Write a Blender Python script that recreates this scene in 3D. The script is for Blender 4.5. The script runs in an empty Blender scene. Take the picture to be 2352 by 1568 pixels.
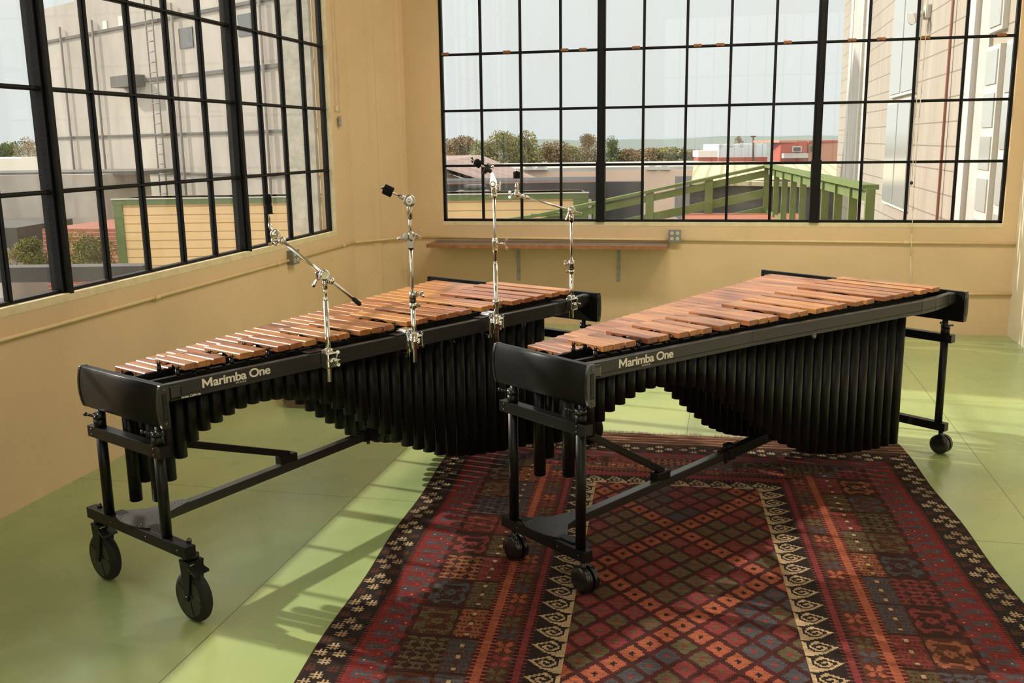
import bpy, bmesh, math, random
from mathutils import Vector, Matrix, Quaternion
S = bpy.context.scene
C = S.collection
R = math.radians
random.seed(7)

# ------------------------------------------------------------------ camera, world, sun, exposure
F = 2218.45
CAM = Vector((3.4071, -9.1768, 1.7455))
def cam_axes():
    pi, ro, ya = R(-11.6651), R(-0.8163), R(12.7306)
    fw = Vector((-math.sin(ya)*math.cos(pi), math.cos(ya)*math.cos(pi), math.sin(pi)))
    rt = Vector((math.cos(ya), math.sin(ya), 0)); up = rt.cross(fw)
    return fw, rt*math.cos(ro)+up*math.sin(ro), -rt*math.sin(ro)+up*math.cos(ro)
FW, RT, UP = cam_axes()
cd = bpy.data.cameras.new('camera'); cam = bpy.data.objects.new('camera', cd); C.objects.link(cam)
cd.sensor_width = 36; cd.lens = F/2352*36; cd.clip_start = .05; cd.clip_end = 3000
cam.matrix_world = Matrix(((RT.x, UP.x, -FW.x, CAM.x), (RT.y, UP.y, -FW.y, CAM.y), (RT.z, UP.z, -FW.z, CAM.z), (0, 0, 0, 1)))
S.camera = cam
def at(px, py, depth):                       # a place beyond the windows, given its distance along the view
    d = FW + RT*((px-1176)/F) - UP*((py-784)/F)
    return CAM + d*depth

SUN_EL, SUN_AZ = 31.5, 169.4                # the sun stands beyond the left window
sun_dir = Vector((math.cos(R(SUN_EL))*math.cos(R(SUN_AZ)), math.cos(R(SUN_EL))*math.sin(R(SUN_AZ)), math.sin(R(SUN_EL))))
sd = bpy.data.lights.new('sun', 'SUN'); sd.energy = 5.2; sd.angle = R(0.9); sd.color = (1.0, .93, .80)
sun = bpy.data.objects.new('sun', sd); C.objects.link(sun); sun.rotation_euler = sun_dir.to_track_quat('Z', 'Y').to_euler()
sun.location = (-12, -2, 8)

w = bpy.data.worlds.new('sky'); S.world = w; w.use_nodes = True
nt = w.node_tree; nt.nodes.clear()
def wn(t, **k):
    n = nt.nodes.new(t)
    for a, b in k.items(): setattr(n, a, b)
    return n
tc = wn('ShaderNodeTexCoord'); out = wn('ShaderNodeOutputWorld'); bg = wn('ShaderNodeBackground')
dot = wn('ShaderNodeVectorMath', operation='DOT_PRODUCT'); dot.inputs[1].default_value = sun_dir
nt.links.new(tc.outputs['Generated'], dot.inputs[0])
glow = wn('ShaderNodeMapRange', interpolation_type='SMOOTHSTEP'); glow.inputs[1].default_value = .72; glow.inputs[2].default_value = 1.0
glow.inputs[3].default_value = 0; glow.inputs[4].default_value = 1
nt.links.new(dot.outputs['Value'], glow.inputs[0])
sep = wn('ShaderNodeSeparateXYZ'); nt.links.new(tc.outputs['Generated'], sep.inputs[0])
hz = wn('ShaderNodeValToRGB'); nt.links.new(sep.outputs['Z'], hz.inputs[0])
hz.color_ramp.elements[0].position = 0.0; hz.color_ramp.elements[0].color = (.77, .81, .80, 1)
hz.color_ramp.elements[1].position = .18; hz.color_ramp.elements[1].color = (.86, .88, .85, 1)
mx = wn('ShaderNodeMix', data_type='RGBA'); nt.links.new(glow.outputs[0], mx.inputs[0]); nt.links.new(hz.outputs[0], mx.inputs[6])
mx.inputs[7].default_value = (3.5, 3.3, 3.0, 1)
dot2 = wn('ShaderNodeVectorMath', operation='DOT_PRODUCT'); dot2.inputs[1].default_value = Vector((.35, -.90, .28)).normalized()
nt.links.new(tc.outputs['Generated'], dot2.inputs[0])
fill_glow = wn('ShaderNodeMapRange', interpolation_type='SMOOTHSTEP'); fill_glow.inputs[1].default_value = .2; fill_glow.inputs[2].default_value = .9  # extra sky brightness added behind the viewer to fill the interior
nt.links.new(dot2.outputs['Value'], fill_glow.inputs[0])
mx2 = wn('ShaderNodeMix', data_type='RGBA'); nt.links.new(fill_glow.outputs[0], mx2.inputs[0]); nt.links.new(mx.outputs[2], mx2.inputs[6]); mx2.inputs[7].default_value = (2.3, 2.2, 2.0, 1)
nt.links.new(mx2.outputs[2], bg.inputs[0]); bg.inputs[1].default_value = 1.0; nt.links.new(bg.outputs[0], out.inputs[0])

S.view_settings.view_transform = 'Standard'; S.view_settings.look = 'None'; S.view_settings.gamma = 1
S.view_settings.exposure = 0.0
try: S.view_settings.use_curve_mapping = False
except Exception: pass
S.cycles.max_bounces = 10; S.cycles.diffuse_bounces = 6; S.cycles.transparent_max_bounces = 16
S.cycles.sample_clamp_indirect = 6

# ------------------------------------------------------------------ materials
M = {}
def mat(name, col, rough=.6, metal=0, spec=.5, noise=0, nscale=4, bump=0, bscale=60, coat=0, col2=None, stretch=None, objrand=0):
    m = bpy.data.materials.new(name); m.use_nodes = True; M[name] = m
    t = m.node_tree; b = t.nodes['Principled BSDF']
    b.inputs['Base Color'].default_value = (*col, 1); b.inputs['Roughness'].default_value = rough
    b.inputs['Metallic'].default_value = metal; b.inputs['Specular IOR Level'].default_value = spec
    if coat: b.inputs['Coat Weight'].default_value = coat; b.inputs['Coat Roughness'].default_value = .15
    if noise or bump:
        tc = t.nodes.new('ShaderNodeTexCoord'); mp = t.nodes.new('ShaderNodeMapping'); t.links.new(tc.outputs['Object'], mp.inputs[0])
        if stretch: mp.inputs['Scale'].default_value = stretch
    if noise:
        n = t.nodes.new('ShaderNodeTexNoise'); n.inputs['Scale'].default_value = nscale; n.inputs['Detail'].default_value = 8; n.inputs['Roughness'].default_value = .65
        t.links.new(mp.outputs[0], n.inputs[0])
        r = t.nodes.new('ShaderNodeValToRGB'); t.links.new(n.outputs[0], r.inputs[0])
        c2 = col2 or tuple(c*(1-noise) for c in col)
        r.color_ramp.elements[0].position = .3; r.color_ramp.elements[0].color = (*c2, 1)
        r.color_ramp.elements[1].position = .68; r.color_ramp.elements[1].color = (*col, 1)
        t.links.new(r.outputs[0], b.inputs['Base Color'])
    if bump:
        n2 = t.nodes.new('ShaderNodeTexNoise'); n2.inputs['Scale'].default_value = bscale; n2.inputs['Detail'].default_value = 5
        t.links.new(mp.outputs[0], n2.inputs[0])
        bp = t.nodes.new('ShaderNodeBump'); bp.inputs['Strength'].default_value = bump; bp.inputs['Distance'].default_value = .01
        t.links.new(n2.outputs[0], bp.inputs['Height']); t.links.new(bp.outputs[0], b.inputs['Normal'])
    return m
mat('wall', (.74, .535, .315), .62, noise=.14, nscale=1.1, bump=.35, bscale=9)
mat('sill', (.78, .66, .42), .55, noise=.2, nscale=14, bump=.4, bscale=30)
mat('rough_concrete', (.62, .58, .50), .9, noise=.35, nscale=9, bump=1, bscale=22)
mat('white_wall', (.80, .72, .56), .6, noise=.08, nscale=2)
mat('ceiling', (.78, .70, .52), .8)
mat('pipe_paint', (.74, .57, .30), .45, noise=.1, nscale=12)
mat('steel_frame', (.006, .0055, .005), .5, spec=.22, noise=.5, nscale=30, bump=.3, bscale=60)
mat('black_metal', (.006, .006, .006), .38, spec=.28)
mat('black_satin', (.009, .009, .0085), .42, spec=.28)
mat('rail_black', (.018, .0175, .0175), .40, spec=.5)
mat('panel_black', (.008, .008, .0075), .40, spec=.22)
mat('beam_black', (.020, .020, .020), .30, spec=.7)
mat('tube_black', (.006, .006, .0055), .36, spec=.22)
mat('black_plastic', (.012, .012, .012), .22, spec=.5)
mat('rubber', (.012, .012, .012), .65, spec=.3)
mat('felt', (.016, .016, .018), .95, spec=.1, bump=.6, bscale=300)
mat('chrome', (.84, .84, .85), .10, metal=1)
mat('satin_chrome', (.62, .60, .57), .26, metal=1)
mat('bolt', (.12, .12, .12), .3, metal=1)
mat('cord', (.015, .015, .015), .8)
mat('letter', (.86, .80, .70), .5)
mat('letter_dark', (.05, .05, .05), .5)
mat('gold', (.45, .22, .04), .4)
mat('purple', (.03, .02, .12), .4)
mat('galv', (.30, .31, .30), .45, metal=.4, noise=.3, nscale=25)
mat('ivory', (.62, .55, .38), .5)
mat('shelf_top', (.17, .13, .105), .38, noise=.3, nscale=9)
mat('shelf_edge', (.42, .17, .075), .5, noise=.45, nscale=16)
mat('shelf_bracket', (.44, .42, .38), .5, noise=.4, nscale=30)
mat('white_cord', (.70, .64, .50), .7)
mat('brass', (.36, .15, .05), .5, metal=.3, noise=.4, nscale=60)
mat('stone', (.27, .20, .155), .9, noise=.3, nscale=14, bump=.8, bscale=30)
mat('green_paint', (.145, .205, .058), .6, noise=.2, nscale=5)
mat('green_trim', (.12, .175, .055), .6, noise=.2, nscale=3)
mat('ext_white', (.54, .53, .49), .6)
mat('ext_grey', (.50, .48, .45), .8, noise=.3, nscale=.6)
mat('ext_dark', (.075, .075, .085), .8, noise=.4, nscale=.7)
mat('roof_dark', (.075, .07, .07), .8, noise=.4, nscale=.8)
mat('pink_wall', (.66, .50, .40), .8, noise=.12, nscale=.5)
mat('rust_roof', (.42, .33, .31), .6, noise=.45, nscale=.25, col2=(.27, .13, .09), stretch=(1, 5, 1))
mat('white_roof', (.74, .68, .60), .7)
mat('yellow_roof', (.66, .58, .36), .6)
mat('metal_white', (.62, .68, .72), .5)
mat('red_wall', (.34, .065, .04), .8)
mat('tan_wall', (.42, .20, .13), .8)
mat('step_orange', (.46, .15, .085), .8, noise=.3, nscale=4)
mat('dark_window', (.05, .055, .06), .2)
mat('concrete', (.46, .42, .37), .9, noise=.42, nscale=.35, col2=(.30, .27, .24), stretch=(1, 1, .5))
mat('concrete_dark', (.10, .098, .092), .9)
mat('pipe_rust', (.25, .10, .07), .7)
mat('bark', (.10, .07, .05), .9)
mat('ground', (.20, .19, .17), .9, noise=.3, nscale=.05)
mat('hills', (.40, .47, .45), .9)  # distance haze mixed into the colour

def leafmat(name, a, b):
    m = bpy.data.materials.new(name); m.use_nodes = True; M[name] = m; t = m.node_tree; p = t.nodes['Principled BSDF']
    p.inputs['Roughness'].default_value = .8
    tc = t.nodes.new('ShaderNodeTexCoord'); n = t.nodes.new('ShaderNodeTexNoise'); n.inputs['Scale'].default_value = .9; n.inputs['Detail'].default_value = 9
    t.links.new(tc.outputs['Object'], n.inputs[0]); r = t.nodes.new('ShaderNodeValToRGB'); t.links.new(n.outputs[0], r.inputs[0])
    r.color_ramp.elements[0].position = .38; r.color_ramp.elements[0].color = (*a, 1); r.color_ramp.elements[1].position = .62; r.color_ramp.elements[1].color = (*b, 1)
    t.links.new(r.outputs[0], p.inputs['Base Color'])
leafmat('leaf_olive', (.12, .13, .04), (.30, .27, .09))
leafmat('leaf_brown', (.15, .11, .06), (.30, .21, .10))
leafmat('leaf_green', (.06, .09, .035), (.16, .20, .06))
leafmat('leaf_bush', (.07, .08, .018), (.26, .24, .05))

# wood of the keys: tone differs per bar, grain along the bar
def woodmat():
    m = bpy.data.materials.new('rosewood'); m.use_nodes = True; M['wood'] = m; t = m.node_tree; p = t.nodes['Principled BSDF']
    tc = t.nodes.new('ShaderNodeTexCoord'); mp = t.nodes.new('ShaderNodeMapping'); mp.inputs['Scale'].default_value = (55, 3.2, 30)
    oi = t.nodes.new('ShaderNodeObjectInfo'); cmb = t.nodes.new('ShaderNodeVectorMath'); cmb.operation = 'SCALE'; 
    t.links.new(oi.outputs['Random'], cmb.inputs['Scale']); cmb.inputs[0].default_value = (40, 17, 9)
    add = t.nodes.new('ShaderNodeVectorMath'); t.links.new(mp.outputs[0], add.inputs[0]); t.links.new(cmb.outputs[0], add.inputs[1])
    t.links.new(tc.outputs['Object'], mp.inputs[0])
    n = t.nodes.new('ShaderNodeTexNoise'); n.inputs['Scale'].default_value = 1; n.inputs['Detail'].default_value = 6; n.inputs['Distortion'].default_value = .8
    t.links.new(add.outputs[0], n.inputs[0])
    r = t.nodes.new('ShaderNodeValToRGB'); t.links.new(oi.outputs['Random'], r.inputs[0])
    e = r.color_ramp.elements; e[0].position = 0; e[0].color = (.32, .098, .034, 1); e[1].position = 1; e[1].color = (.54, .235, .060, 1)
    for pos, c in ((.25, (.44, .165, .05, 1)), (.5, (.36, .130, .044, 1)), (.75, (.49, .20, .056, 1))):
        x = e.new(pos); x.color = c
    r2 = t.nodes.new('ShaderNodeValToRGB'); t.links.new(n.outputs[0], r2.inputs[0])
    r2.color_ramp.elements[0].position = .32; r2.color_ramp.elements[0].color = (.55, .45, .45, 1); r2.color_ramp.elements[1].position = .6; r2.color_ramp.elements[1].color = (1, 1, 1, 1)
    mx = t.nodes.new('ShaderNodeMix'); mx.data_type = 'RGBA'; mx.blend_type = 'MULTIPLY'; mx.inputs[0].default_value = 1
    t.links.new(r.outputs[0], mx.inputs[6]); t.links.new(r2.outputs[0], mx.inputs[7]); t.links.new(mx.outputs[2], p.inputs['Base Color'])
    p.inputs['Roughness'].default_value = .38; p.inputs['Specular IOR Level'].default_value = .5
    p.inputs['Coat Weight'].default_value = .25; p.inputs['Coat Roughness'].default_value = .22
woodmat()

def floormat():
    m = bpy.data.materials.new('floor'); m.use_nodes = True; M['floor'] = m; t = m.node_tree; p = t.nodes['Principled BSDF']
    tc = t.nodes.new('ShaderNodeTexCoord')
    n = t.nodes.new('ShaderNodeTexNoise'); n.inputs['Scale'].default_value = .8; n.inputs['Detail'].default_value = 7; n.inputs['Roughness'].default_value = .6
    t.links.new(tc.outputs['Object'], n.inputs[0])
    r = t.nodes.new('ShaderNodeValToRGB'); t.links.new(n.outputs[0], r.inputs[0]); e = r.color_ramp.elements
    e[0].position = .32; e[0].color = (.25, .32, .14, 1); e[1].position = .7; e[1].color = (.38, .42, .17, 1)
    x = e.new(.5); x.color = (.31, .39, .165, 1)
    # seams between the sheets
    sp = t.nodes.new('ShaderNodeSeparateXYZ'); t.links.new(tc.outputs['Object'], sp.inputs[0])
    def seam(sock, off, pitch):
        a = t.nodes.new('ShaderNodeMath'); a.operation = 'ADD'; a.inputs[1].default_value = -off + 100*pitch; t.links.new(sock, a.inputs[0])
        b = t.nodes.new('ShaderNodeMath'); b.operation = 'MODULO'; b.inputs[1].default_value = pitch; t.links.new(a.outputs[0], b.inputs[0])
        c = t.nodes.new('ShaderNodeMath'); c.operation = 'LESS_THAN'; c.inputs[1].default_value = .0045; t.links.new(b.outputs[0], c.inputs[0]); return c.outputs[0]
    s1 = seam(sp.outputs['X'], 1.60, 1.592); s2 = seam(sp.outputs['Y'], -4.85, 2.44)
    mxx = t.nodes.new('ShaderNodeMath'); mxx.operation = 'MAXIMUM'; t.links.new(s1, mxx.inputs[0]); t.links.new(s2, mxx.inputs[1])
    mul = t.nodes.new('ShaderNodeMath'); mul.operation = 'MULTIPLY'; mul.inputs[1].default_value = .75; t.links.new(mxx.outputs[0], mul.inputs[0])
    mx = t.nodes.new('ShaderNodeMix'); mx.data_type = 'RGBA'; t.links.new(mul.outputs[0], mx.inputs[0]); t.links.new(r.outputs[0], mx.inputs[6]); mx.inputs[7].default_value = (.05, .06, .03, 1)
    # scuffs
    n3 = t.nodes.new('ShaderNodeTexNoise'); n3.inputs['Scale'].default_value = 3.5; n3.inputs['Detail'].default_value = 12; n3.inputs['Distortion'].default_value = 1.5
    t.links.new(tc.outputs['Object'], n3.inputs[0])
    mr = t.nodes.new('ShaderNodeMapRange'); t.links.new(n3.outputs[0], mr.inputs[0]); mr.inputs[1].default_value = .35; mr.inputs[2].default_value = .7; mr.inputs[3].default_value = .17; mr.inputs[4].default_value = .30
    t.links.new(mr.outputs[0], p.inputs['Roughness'])
    t.links.new(mx.outputs[2], p.inputs['Base Color'])
    p.inputs['Specular IOR Level'].default_value = .5
    bp = t.nodes.new('ShaderNodeBump'); bp.inputs['Strength'].default_value = .02; bp.inputs['Distance'].default_value = .01
    t.links.new(n3.outputs[0], bp.inputs['Height']); t.links.new(bp.outputs[0], p.inputs['Normal'])
floormat()

def courses(name, col, line, pitch, width, axis='Z', rough=.7, noise=.1, vpitch=0):
    m = bpy.data.materials.new(name); m.use_nodes = True; M[name] = m; t = m.node_tree; p = t.nodes['Principled BSDF']
    tc = t.nodes.new('ShaderNodeTexCoord'); sp = t.nodes.new('ShaderNodeSeparateXYZ'); t.links.new(tc.outputs['Object'], sp.inputs[0])
    def seam(sock, pitch, wd):
        a = t.nodes.new('ShaderNodeMath'); a.operation = 'ADD'; a.inputs[1].default_value = 200*pitch; t.links.new(sock, a.inputs[0])
        b = t.nodes.new('ShaderNodeMath'); b.operation = 'MODULO'; b.inputs[1].default_value = pitch; t.links.new(a.outputs[0], b.inputs[0])
        c = t.nodes.new('ShaderNodeMath'); c.operation = 'LESS_THAN'; c.inputs[1].default_value = wd; t.links.new(b.outputs[0], c.inputs[0]); return c.outputs[0]
    s = seam(sp.outputs[axis], pitch, width)
    if vpitch:
        s2 = seam(sp.outputs['Y'], vpitch, width); q = t.nodes.new('ShaderNodeMath'); q.operation = 'MAXIMUM'; t.links.new(s, q.inputs[0]); t.links.new(s2, q.inputs[1]); s = q.outputs[0]
    n = t.nodes.new('ShaderNodeTexNoise'); n.inputs['Scale'].default_value = 1.3; n.inputs['Detail'].default_value = 8
    mp = t.nodes.new('ShaderNodeMapping'); mp.inputs['Scale'].default_value = (3, 3, .5); t.links.new(tc.outputs['Object'], mp.inputs[0]); t.links.new(mp.outputs[0], n.inputs[0])
    r = t.nodes.new('ShaderNodeValToRGB'); t.links.new(n.outputs[0], r.inputs[0]); r.color_ramp.elements[0].position = .3; r.color_ramp.elements[1].position = .7
    r.color_ramp.elements[0].color = (*[c*(1-noise) for c in col], 1); r.color_ramp.elements[1].color = (*col, 1)
    mx = t.nodes.new('ShaderNodeMix'); mx.data_type = 'RGBA'; t.links.new(s, mx.inputs[0]); t.links.new(r.outputs[0], mx.inputs[6]); mx.inputs[7].default_value = (*line, 1)
    t.links.new(mx.outputs[2], p.inputs['Base Color']); p.inputs['Roughness'].default_value = rough
courses('yellow_siding', (.80, .55, .28), (.40, .25, .12), .175, .02)
courses('shingle', (.37, .325, .27), (.17, .145, .12), .32, .018, noise=.2)
courses('brick', (.34, .11, .065), (.42, .26, .20), .10, .02, noise=.4)
courses('corrugated', (.66, .58, .36), (.42, .36, .22), .5, .12, axis='X')
courses('white_metal_siding', (.60, .66, .70), (.45, .5, .54), .6, .08, axis='X')

def glassmat():
    m = bpy.data.materials.new('glass'); m.use_nodes = True; M['glass'] = m; t = m.node_tree; t.nodes.clear()
    o = t.nodes.new('ShaderNodeOutputMaterial'); mix = t.nodes.new('ShaderNodeMixShader'); tr = t.nodes.new('ShaderNodeBsdfTransparent'); gl = t.nodes.new('ShaderNodeBsdfGlossy')
    tr.inputs[0].default_value = (.965, .98, .97, 1); gl.inputs['Roughness'].default_value = .01
    fr = t.nodes.new('ShaderNodeFresnel'); fr.inputs[0].default_value = 1.42
    t.links.new(fr.outputs[0], mix.inputs[0]); t.links.new(tr.outputs[0], mix.inputs[1]); t.links.new(gl.outputs[0], mix.inputs[2])
    # a film of dust on the panes
    df = t.nodes.new('ShaderNodeBsdfDiffuse'); df.inputs[0].default_value = (.8, .78, .72, 1)
    tc = t.nodes.new('ShaderNodeTexCoord'); n = t.nodes.new('ShaderNodeTexNoise'); n.inputs['Scale'].default_value = 2.2; n.inputs['Detail'].default_value = 9
    mp = t.nodes.new('ShaderNodeMapping'); mp.inputs['Scale'].default_value = (1.5, 1.5, .35); t.links.new(tc.outputs['Object'], mp.inputs[0]); t.links.new(mp.outputs[0], n.inputs[0])
    mr = t.nodes.new('ShaderNodeMapRange'); t.links.new(n.outputs[0], mr.inputs[0]); mr.inputs[1].default_value = .45; mr.inputs[2].default_value = .8; mr.inputs[3].default_value = .015; mr.inputs[4].default_value = .14
    m2 = t.nodes.new('ShaderNodeMixShader'); t.links.new(mr.outputs[0], m2.inputs[0]); t.links.new(mix.outputs[0], m2.inputs[1]); t.links.new(df.outputs[0], m2.inputs[2])
    t.links.new(m2.outputs[0], o.inputs[0])
glassmat()

# ------------------------------------------------------------------ helpers
def V3(*a): return Vector(a)
class MB:
    """collects simple solids into one mesh"""
    def __init__(s): s.b = bmesh.new()
    def box(s, p0, p1, bev=0):
        x0, y0, z0 = [min(a, b) for a, b in zip(p0, p1)]; x1, y1, z1 = [max(a, b) for a, b in zip(p0, p1)]
        v = [s.b.verts.new(q) for q in ((x0,y0,z0),(x1,y0,z0),(x1,y1,z0),(x0,y1,z0),(x0,y0,z1),(x1,y0,z1),(x1,y1,z1),(x0,y1,z1))]
        fs = [s.b.faces.new([v[i] for i in f]) for f in ((3,2,1,0),(4,5,6,7),(0,1,5,4),(1,2,6,5),(2,3,7,6),(3,0,4,7))]
        if bev:
            es = list({e for f in fs for e in f.edges}); bmesh.ops.bevel(s.b, geom=es, offset=bev, segments=2, affect='EDGES', profile=.6)
        return s
    def bar(s, a, b, w, h, up=(0, 0, 1), bev=0):
        """square bar from a to b: w sideways, h along up"""
        a, b = Vector(a), Vector(b); d = (b-a).normalized(); u = Vector(up); sd = d.cross(u).normalized(); u = sd.cross(d).normalized()
        v = []
        for p in (a, b):
            for i, j in ((-1,-1),(1,-1),(1,1),(-1,1)): v.append(s.b.verts.new(p+sd*(w/2*i)+u*(h/2*j)))
        fs = [s.b.faces.new([v[i] for i in f]) for f in ((3,2,1,0),(4,5,6,7),(0,1,5,4),(1,2,6,5),(2,3,7,6),(3,0,4,7))]
        bmesh.ops.recalc_face_normals(s.b, faces=fs)
        if bev:
            es = list({e for f in fs for e in f.edges}); bmesh.ops.bevel(s.b, geom=es, offset=bev, segments=2, affect='EDGES', profile=.6)
        return s
    def cyl(s, a, b, r, r2=None, n=20, caps=True, smooth=True):
        a, b = Vector(a), Vector(b); d = (b-a).normalized(); q = d.to_track_quat('Z', 'Y'); r2 = r if r2 is None else r2
        A = [s.b.verts.new(a+q@Vector((r*math.cos(t), r*math.sin(t), 0))) for t in [2*math.pi*i/n for i in range(n)]]
        B = [s.b.verts.new(b+q@Vector((r2*math.cos(t), r2*math.sin(t), 0))) for t in [2*math.pi*i/n for i in range(n)]]
        for i in range(n):
            f = s.b.faces.new((A[i], A[(i+1)%n], B[(i+1)%n], B[i])); f.smooth = smooth
        if caps: s.b.faces.new(A[::-1]); s.b.faces.new(B)
        return s
    def lathe(s, o, axis, prof, n=28):
        """prof: (along, radius) from one end to the other"""
        o = Vector(o); q = Vector(axis).normalized().to_track_quat('Z', 'Y'); rings = []
        for z, r in prof: rings.append([s.b.verts.new(o+q@Vector((max(r,1e-4)*math.cos(2*math.pi*i/n), max(r,1e-4)*math.sin(2*math.pi*i/n), z))) for i in range(n)])
        for A, B in zip(rings, rings[1:]):
            for i in range(n): f = s.b.faces.new((A[i], A[(i+1)%n], B[(i+1)%n], B[i])); f.smooth = True
        s.b.faces.new(rings[0][::-1]); s.b.faces.new(rings[-1]); return s
    def ball(s, c, r, sc=(1,1,1), n=16):
        g = bmesh.ops.create_uvsphere(s.b, u_segments=n, v_segments=max(6, n//2+2), radius=r)
        for v in g['verts']: v.co = Vector((v.co.x*sc[0], v.co.y*sc[1], v.co.z*sc[2]))+Vector(c)
        for v in g['verts']:
            for f in v.link_faces: f.smooth = True
        return s
    def path(s, pts, r, n=8):
        pts = [Vector(p) for p in pts]
        for a, b in zip(pts, pts[1:]):
            if (b-a).length > 1e-5: s.cyl(a, b, r, n=n)
        for p in pts[1:-1]: s.ball(p, r, n=8)
        return s
    def prism(s, poly, off, smooth=False):
        """closed polygon (3D points) extruded by a vector"""
        off = Vector(off); A = [s.b.verts.new(p) for p in poly]; B = [s.b.verts.new(Vector(p)+off) for p in poly]; n = len(A)
        fs = [s.b.faces.new(A), s.b.faces.new(B[::-1])]
        for i in range(n): fs.append(s.b.faces.new((A[i], B[i], B[(i+1)%n], A[(i+1)%n])))
        if smooth:
            for f in fs[4:-2]: f.smooth = True
        bmesh.ops.recalc_face_normals(s.b, faces=fs); return s
    def quad(s, *p): s.b.faces.new([s.b.verts.new(q) for q in p]); return s
    def build(s, name, m, parent=None, label=None, bevel=0):
        me = bpy.data.meshes.new(name); s.b.to_mesh(me); s.b.free(); o = bpy.data.objects.new(name, me); C.objects.link(o)
        me.materials.append(M[m] if isinstance(m, str) else m)
        if parent is not None: o.parent = parent
        if label: o['label'] = label
        return o
def thing(name, label, cat, loc=(0,0,0), rz=0, group=None):
    o = bpy.data.objects.new(name, None); C.objects.link(o); o.location = loc; o.rotation_euler = (0, 0, rz); o.empty_display_size = .1
    o['label'] = label; o['category'] = cat
    if group: o['group'] = group
    return o
def tag(o, label, cat, group=None, kind=None):
    o['label'] = label; o['category'] = cat
    if group: o['group'] = group
    if kind: o['kind'] = kind
    return o
def structure(o, label=None, cat=None):
    o['kind'] = 'structure'
    if label: o['label'] = label
    if cat: o['category'] = cat
    return o
def wall_with_hole(name, m, axis, pos, thick, a0, a1, z0, z1, holes, label):
    """wall in the plane axis=pos running a0..a1, thick away from the room, with rectangular holes (a,b,c,d)"""
    mb = MB(); xs = sorted({a0, a1, *[h[0] for h in holes], *[h[1] for h in holes]}); zs = sorted({z0, z1, *[h[2] for h in holes], *[h[3] for h in holes]})
    for i in range(len(xs)-1):
        for j in range(len(zs)-1):
            cx, cz = (xs[i]+xs[i+1])/2, (zs[j]+zs[j+1])/2
            if any(h[0] < cx < h[1] and h[2] < cz < h[3] for h in holes): continue
            if axis == 'y': mb.box((xs[i], pos, zs[j]), (xs[i+1], pos+thick, zs[j+1]))
            else: mb.box((pos, xs[i], zs[j]), (pos+thick, xs[i+1], zs[j+1]))
    bmesh.ops.remove_doubles(mb.b, verts=mb.b.verts, dist=1e-5)
    o = mb.build(name, m); return structure(o, label, 'wall')

# ------------------------------------------------------------------ room
ZC = 4.35; YN = -11.0; XR = 5.845
WZ, DZ = 1.005, .52
BX = (.676, 2.213, 4.151, 5.716); LY = (-1.169, -2.753, -4.746, -6.33, -7.91)
structure(MB().box((-.4, YN-.3, -.3), (XR+.3, .35, 0)).build('floor', 'floor'), 'worn green painted floor of large sheets', 'floor')
structure(MB().box((-.4, YN-.3, ZC), (XR+.3, .35, ZC+.2)).build('ceiling', 'ceiling'), 'pale plaster ceiling', 'ceiling')
ztop = WZ+6*DZ
WB = -.02; WL = .02
wall_with_hole('wall_back', 'wall', 'y', WB, .13, -.4, XR+.3, 0, ZC, [(BX[0]-.015, BX[3]+.015, WZ-.014, ztop+.015)], 'cream yellow plastered wall under the wide window')
wall_with_hole('wall_left', 'wall', 'x', WL, -.13, YN, WB, 0, ZC, [(LY[4]-.015, LY[0]+.015, WZ-.014, ztop+.015)], 'cream yellow plastered wall on the left')

SW2 = (2.0, 5.7, 1.2, 4.15)
wall_with_hole('wall_front', 'wall', 'y', YN, -.3, -.4, XR+.3, 0, ZC, [SW2], 'cream wall behind the viewer')
wall_with_hole('wall_right', 'white_wall', 'x', XR, .3, YN, WB, 0, ZC, [], 'pale wall at the right edge')
# corner column (chamfer with two rounded ribs)
ca_, cb_ = Vector((WL, -.74, 0)), Vector((.316, WB, 0)); cdv = (cb_-ca_); cn = Vector((cdv.y, -cdv.x, 0)).normalized()
cpoly = [ca_]
for t, o_ in ((.30, 0), (.33, .014), (.43, .018), (.47, .004), (.86, .004), (.89, .016), (.96, .016), (1.0, 0)): cpoly.append(ca_+cdv*t+cn*o_)
cc = MB().prism([(p.x, p.y, 0) for p in cpoly]+[(-.1, WB, 0), (-.1, -.74, 0)], (0, 0, ZC))
structure(cc.build('trim_1', 'wall'), 'chamfered corner column with rounded ribs', 'column')

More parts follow.
